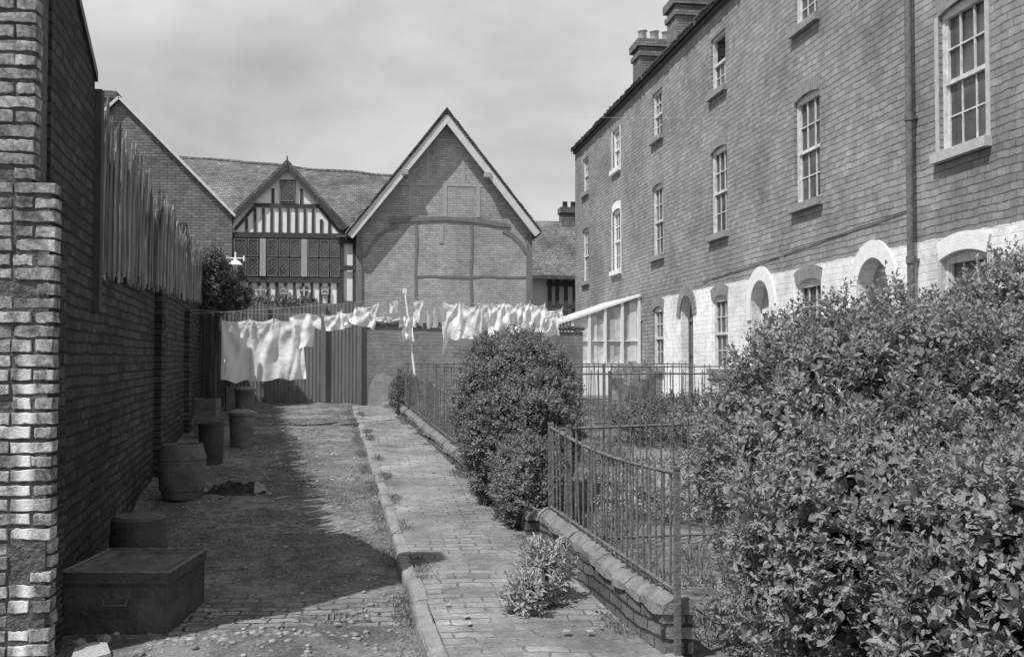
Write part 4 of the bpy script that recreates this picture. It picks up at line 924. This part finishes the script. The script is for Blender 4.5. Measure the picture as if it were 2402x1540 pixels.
def bush(name,lab,cat,ells,nspr,leafL,leafW,mat,k=9,twL=.16,up=.5,base=None,core=True,seed=1,rough=.16,zmin=None):
    rng=np.random.default_rng(seed); random.seed(seed)
    A=np.array([e[1][0]*e[1][1]+e[1][1]*e[1][2]+e[1][0]*e[1][2] for e in ells]); A=A/A.sum()
    pos=[];out=[]
    for e,a in zip(ells,A):
        c=np.array(e[0]); r=np.array(e[1]); m_=int(nspr*a)
        d=rng.normal(size=(m_,3)); d/=np.linalg.norm(d,axis=1)[:,None]
        for q in d:
            f=1+rough*noise.noise(Vector(q*2.2+c))*1.6+rough*.8*noise.noise(Vector(q*6+c)); f*=1-abs(rng.normal()*.09)
            if rng.random()<.06: f+=.07*rng.random()+.03
            p_=c+r*q*f; ok=True
            for e2 in ells:
                if e2 is e: continue
                if (((p_-np.array(e2[0]))/np.array(e2[1]))**2).sum()<.55: ok=False;break
            if zmin is not None and p_[2]<zmin: ok=False
            if ok: pos.append(p_); o=q/r; out.append(o/np.linalg.norm(o))
    pos=np.array(pos); out=np.array(out); n=len(pos)
    tw=out*.9+np.array([0,0,up])+rng.normal(size=(n,3))*.45; tw/=np.linalg.norm(tw,axis=1)[:,None]
    ref=rng.normal(size=(n,3)); s1=np.cross(tw,ref); s1/=np.linalg.norm(s1,axis=1)[:,None]; s2=np.cross(tw,s1)
    P=[];Dd=[];Nn=[];LL=[];WW=[]
    for j in range(k):
        t=(j+.5)/k; ang=(j//2)*math.pi/2+(j%2)*math.pi
        sdv=s1*math.cos(ang)+s2*math.sin(ang)
        sc=(1-.55*t**2)*(.75+.5*rng.random(n))
        P.append(pos+tw*(twL*(t-.55)))
        Dd.append(sdv*(1-.45*t)+tw*(.35+.8*t)+rng.normal(size=(n,3))*.22); Nn.append(tw+rng.normal(size=(n,3))*.25+np.array([0,0,.3]))
        LL.append(leafL*sc); WW.append(leafW*sc)
    P=np.concatenate(P);Dd=np.concatenate(Dd);Nn=np.concatenate(Nn);LL=np.concatenate(LL);WW=np.concatenate(WW)
    b0=base or (ells[0][0][0],ells[0][0][1],gz(ells[0][0][1]))
    o=top(name,lab,cat,b0)
    part('crown',leaves_mesh('crown',P,Dd,Nn,LL,WW,mat),o)
    st=MB()
    for e in ells:
        for i in range(9 if core else 4):
            c=Vector(e[0]); r=Vector(e[1]); q=Vector(rng.normal(size=3)).normalized(); q.z=abs(q.z)
            s=Vector((b0[0]+(c.x-b0[0])*.8+rng.normal()*.05,b0[1]+(c.y-b0[1])*.8+rng.normal()*.05,gz(b0[1])-.05)); e_=Vector((c.x+q.x*r.x*.8,c.y+q.y*r.y*.8,c.z+q.z*r.z*.8)); m_=s.lerp(e_,.5)+Vector((0,0,.1))
            st.cyl(s,m_,.014,.010,6); st.cyl(m_,e_,.010,.004,6)
    part('stem',st.mesh('stem',M_bark),o)
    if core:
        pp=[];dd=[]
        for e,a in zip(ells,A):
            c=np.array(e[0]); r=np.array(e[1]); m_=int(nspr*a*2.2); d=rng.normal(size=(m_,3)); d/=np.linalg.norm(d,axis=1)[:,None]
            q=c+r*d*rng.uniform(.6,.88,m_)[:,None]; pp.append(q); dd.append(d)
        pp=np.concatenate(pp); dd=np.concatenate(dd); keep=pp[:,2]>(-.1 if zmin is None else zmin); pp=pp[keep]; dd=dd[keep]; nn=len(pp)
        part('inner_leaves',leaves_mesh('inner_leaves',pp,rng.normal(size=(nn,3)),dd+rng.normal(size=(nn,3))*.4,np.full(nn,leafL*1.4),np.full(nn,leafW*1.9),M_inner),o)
    return o
bush('privet_hedge','large overgrown privet hedge behind the railing','hedge',
  [((3.30,6.4,.98),(1.2,1.5,1.05)),((4.80,6.2,1.22),(1.25,1.4,1.26)),((2.85,5.2,.5),(.98,1.0,.88)),((2.95,4.0,.45),(.8,.8,.88)),((4.1,4.9,.85),(1.1,1.1,1.08))],
  17500,.050,.028,M_leaf,k=9,twL=.13,base=(3.3,5.6,0),seed=3,zmin=-.1,rough=.13)
bush('privet_bush','rounded privet bush spilling over the low wall','bush',
  [((1.50,10.5,1.05),(.68,.66,.80)),((1.47,10.0,.78),(.58,.6,.66)),((1.42,9.15,.46),(.32,.6,.46))],9500,.043,.022,M_leafd,k=9,twL=.11,base=(1.5,10.4,.2),seed=5,rough=.14)
bush('climbing_shrub','dark leafy shrub growing over the wall end','shrub',
  [((-3.12,20.8,3.2),(.36,.5,.62)),((-2.75,21.0,2.85),(.36,.4,.3))],1500,.06,.038,M_ivy,k=7,twL=.15,base=(-3.1,21.3,.7),seed=6,rough=.3)
bush('weed_clump','tall pale leafy weed growing at the wall foot','weed',
  [((1.12,6.6,.17),(.17,.22,.23)),((.98,6.35,.1),(.14,.16,.13))],190,.075,.022,M_weed,k=9,twL=.14,base=(1.12,6.5,0),core=False,seed=8,up=.9)
bush('weed_clump','weeds growing at the end of the railing','weed',
  [((.62,19.0,.95),(.25,.6,.35))],300,.08,.03,M_ivy,k=8,twL=.15,base=(.62,19.0,.6),core=False,seed=9,up=.9)
bush('garden_shrub','low leafy shrub in the front garden','shrub',
  [((2.9,9.6,.35),(.8,.7,.28))],500,.06,.02,M_weed,k=8,twL=.14,base=(2.9,9.6,.1),core=False,seed=10,up=.9)
bush('garden_shrub','low leafy shrub by the terrace railing','shrub',
  [((4.6,14.5,.75),(1.1,.8,.35))],900,.06,.03,M_ivy,k=8,twL=.14,base=(4.6,14.5,.4),core=False,seed=11,up=.9)
bush('ivy_top','ivy creeping along the top of the corrugated fence','ivy',
  [((-1.9,22.1,2.84),(.75,.12,.09))],260,.05,.035,M_ivy,k=6,twL=.1,base=(-1.9,22.1,.7),core=False,seed=12)
def grass(name,lab,n,fn,h0,h1,seed,w_=.007,sp=.018):
    rng=np.random.default_rng(seed); P=[];D=[]
    while len(P)<n:
        q=fn(rng)
        if q is None: continue
        for _ in range(5): P.append((q[0]+rng.normal()*sp,q[1]+rng.normal()*sp,q[2])); D.append((rng.normal()*.6,rng.normal()*.6,1))
    P=np.array(P);D=np.array(D,dtype=float); nn=len(P); L_=rng.uniform(h0,h1,nn)
    top(name,lab,'grass',(0,0,0),me=leaves_mesh(name,P,D,rng.normal(size=(nn,3)),L_,np.full(nn,w_),M_grass),kind='stuff')
def f_lane(r):
    y=r.uniform(5.0,21.5); x=r.uniform(wx(y)+.02,kx(y)); v=noise.noise(Vector((x*1.2,y*.8,4)))
    e=min(abs(x-kx(y)),abs(x-wx(y)))
    if y<8.2 and e>.08 and v<.25: return None
    if v<-.05 and e>.1: return None
    return (x,y,gh(x,y)-.005)
grass('lane_grass','short trampled grass and weeds in the lane',45000,f_lane,.008,.028,1,sp=.03)
def f_gar(r):
    y=r.uniform(5.0,21.8); x=r.uniform(fx(y)+.25,6.7); 
    if noise.noise(Vector((x*1.1,y*1.1,8)))<-.15: return None
    return (x,y,gh(x,y)-.01)
grass('garden_grass','rough grass and weeds in the front gardens',34000,f_gar,.04,.13,2)
def f_edge(r):
    y=r.uniform(5.0,20.8); s=r.integers(0,4); x={0:kx(y)-.02,1:fx(y)-.12,2:kx(y)+.12,3:kx(y)-.06}[int(s)]+r.normal()*.03
    if noise.noise(Vector((s*9,y*1.4,2)))<.05: return None
    return (x,y,gz(y)+(-drop(y)+.0 if s in (0,3) else .01))
grass('path_edge_grass','tufts of grass along kerb and wall foot',14000,f_edge,.012,.04,3,sp=.03)
# ---------------------------------------------------------------- light, sky, camera
sv=Vector((-.426,-.302,.852)).normalized()
sl=bpy.data.lights.new('sun','SUN'); sl.energy=5.0; sl.angle=math.radians(.5); sl.color=(1,.99,.97)
so=bpy.data.objects.new('sun',sl); COL.objects.link(so); so.rotation_euler=sv.to_track_quat('Z','Y').to_euler()
W=bpy.data.worlds.new('World'); bpy.context.scene.world=W; W.use_nodes=True; nt=W.node_tree
bg=nt.nodes['Background']; sk=nd(nt,'ShaderNodeTexSky',sky_type='NISHITA'); sk.sun_disc=False; sk.sun_elevation=math.asin(sv.z); sk.sun_rotation=math.atan2(sv.x,sv.y)%(2*math.pi)
bwn=nd(nt,'ShaderNodeRGBToBW'); L(nt,sk.outputs[0],bwn.inputs[0])
tc=nd(nt,'ShaderNodeTexCoord'); dv=tc.outputs['Generated']
mp=nd(nt,'ShaderNodeVectorMath',operation='MULTIPLY'); L(nt,dv,mp.inputs[0]); mp.inputs[1].default_value=(1.8,1.8,3.2)
n1=nse(nt,mp.outputs[0],2.0,6,.5); n2=nse(nt,mp.outputs[0],5.5,6,.55)
sb=nd(nt,'ShaderNodeVectorMath',operation='SUBTRACT'); L(nt,dv,sb.inputs[0]); sb.inputs[1].default_value=tuple(Vector((-.10,1,.235)).normalized())
sc=nd(nt,'ShaderNodeVectorMath',operation='MULTIPLY'); L(nt,sb.outputs[0],sc.inputs[0]); sc.inputs[1].default_value=(2.4,1,6.0)
ln=nd(nt,'ShaderNodeVectorMath',operation='LENGTH'); L(nt,sc.outputs[0],ln.inputs[0])
blob=ramp(nt,mth(nt,'ADD',ln.outputs['Value'],mth(nt,'MULTIPLY',mth(nt,'SUBTRACT',n1,.5),1.6)),.0,1,.9,0)
cl=mth(nt,'ADD',ramp(nt,n1,.35,5.5,.65,7.2),mth(nt,'MULTIPLY',mth(nt,'SUBTRACT',n2,.5),2.0))
cl2=mth(nt,'SUBTRACT',cl,mth(nt,'MULTIPLY',blob,2.2))
mx=mixc(nt,.9,bwn.outputs[0],cl2)
L(nt,mx,bg.inputs[0]); bg.inputs[1].default_value=.112
cam=bpy.data.cameras.new('camera'); cam.lens=36; cam.sensor_width=36; cam.clip_end=2000
co=bpy.data.objects.new('camera',cam); COL.objects.link(co); co.location=(0,0,1.6)
co.rotation_euler=(math.radians(90+1.72),0,math.radians(-7.85)); bpy.context.scene.camera=co
sc_=bpy.context.scene; sc_.view_settings.view_transform='Standard'; sc_.view_settings.look='None'; sc_.view_settings.exposure=0
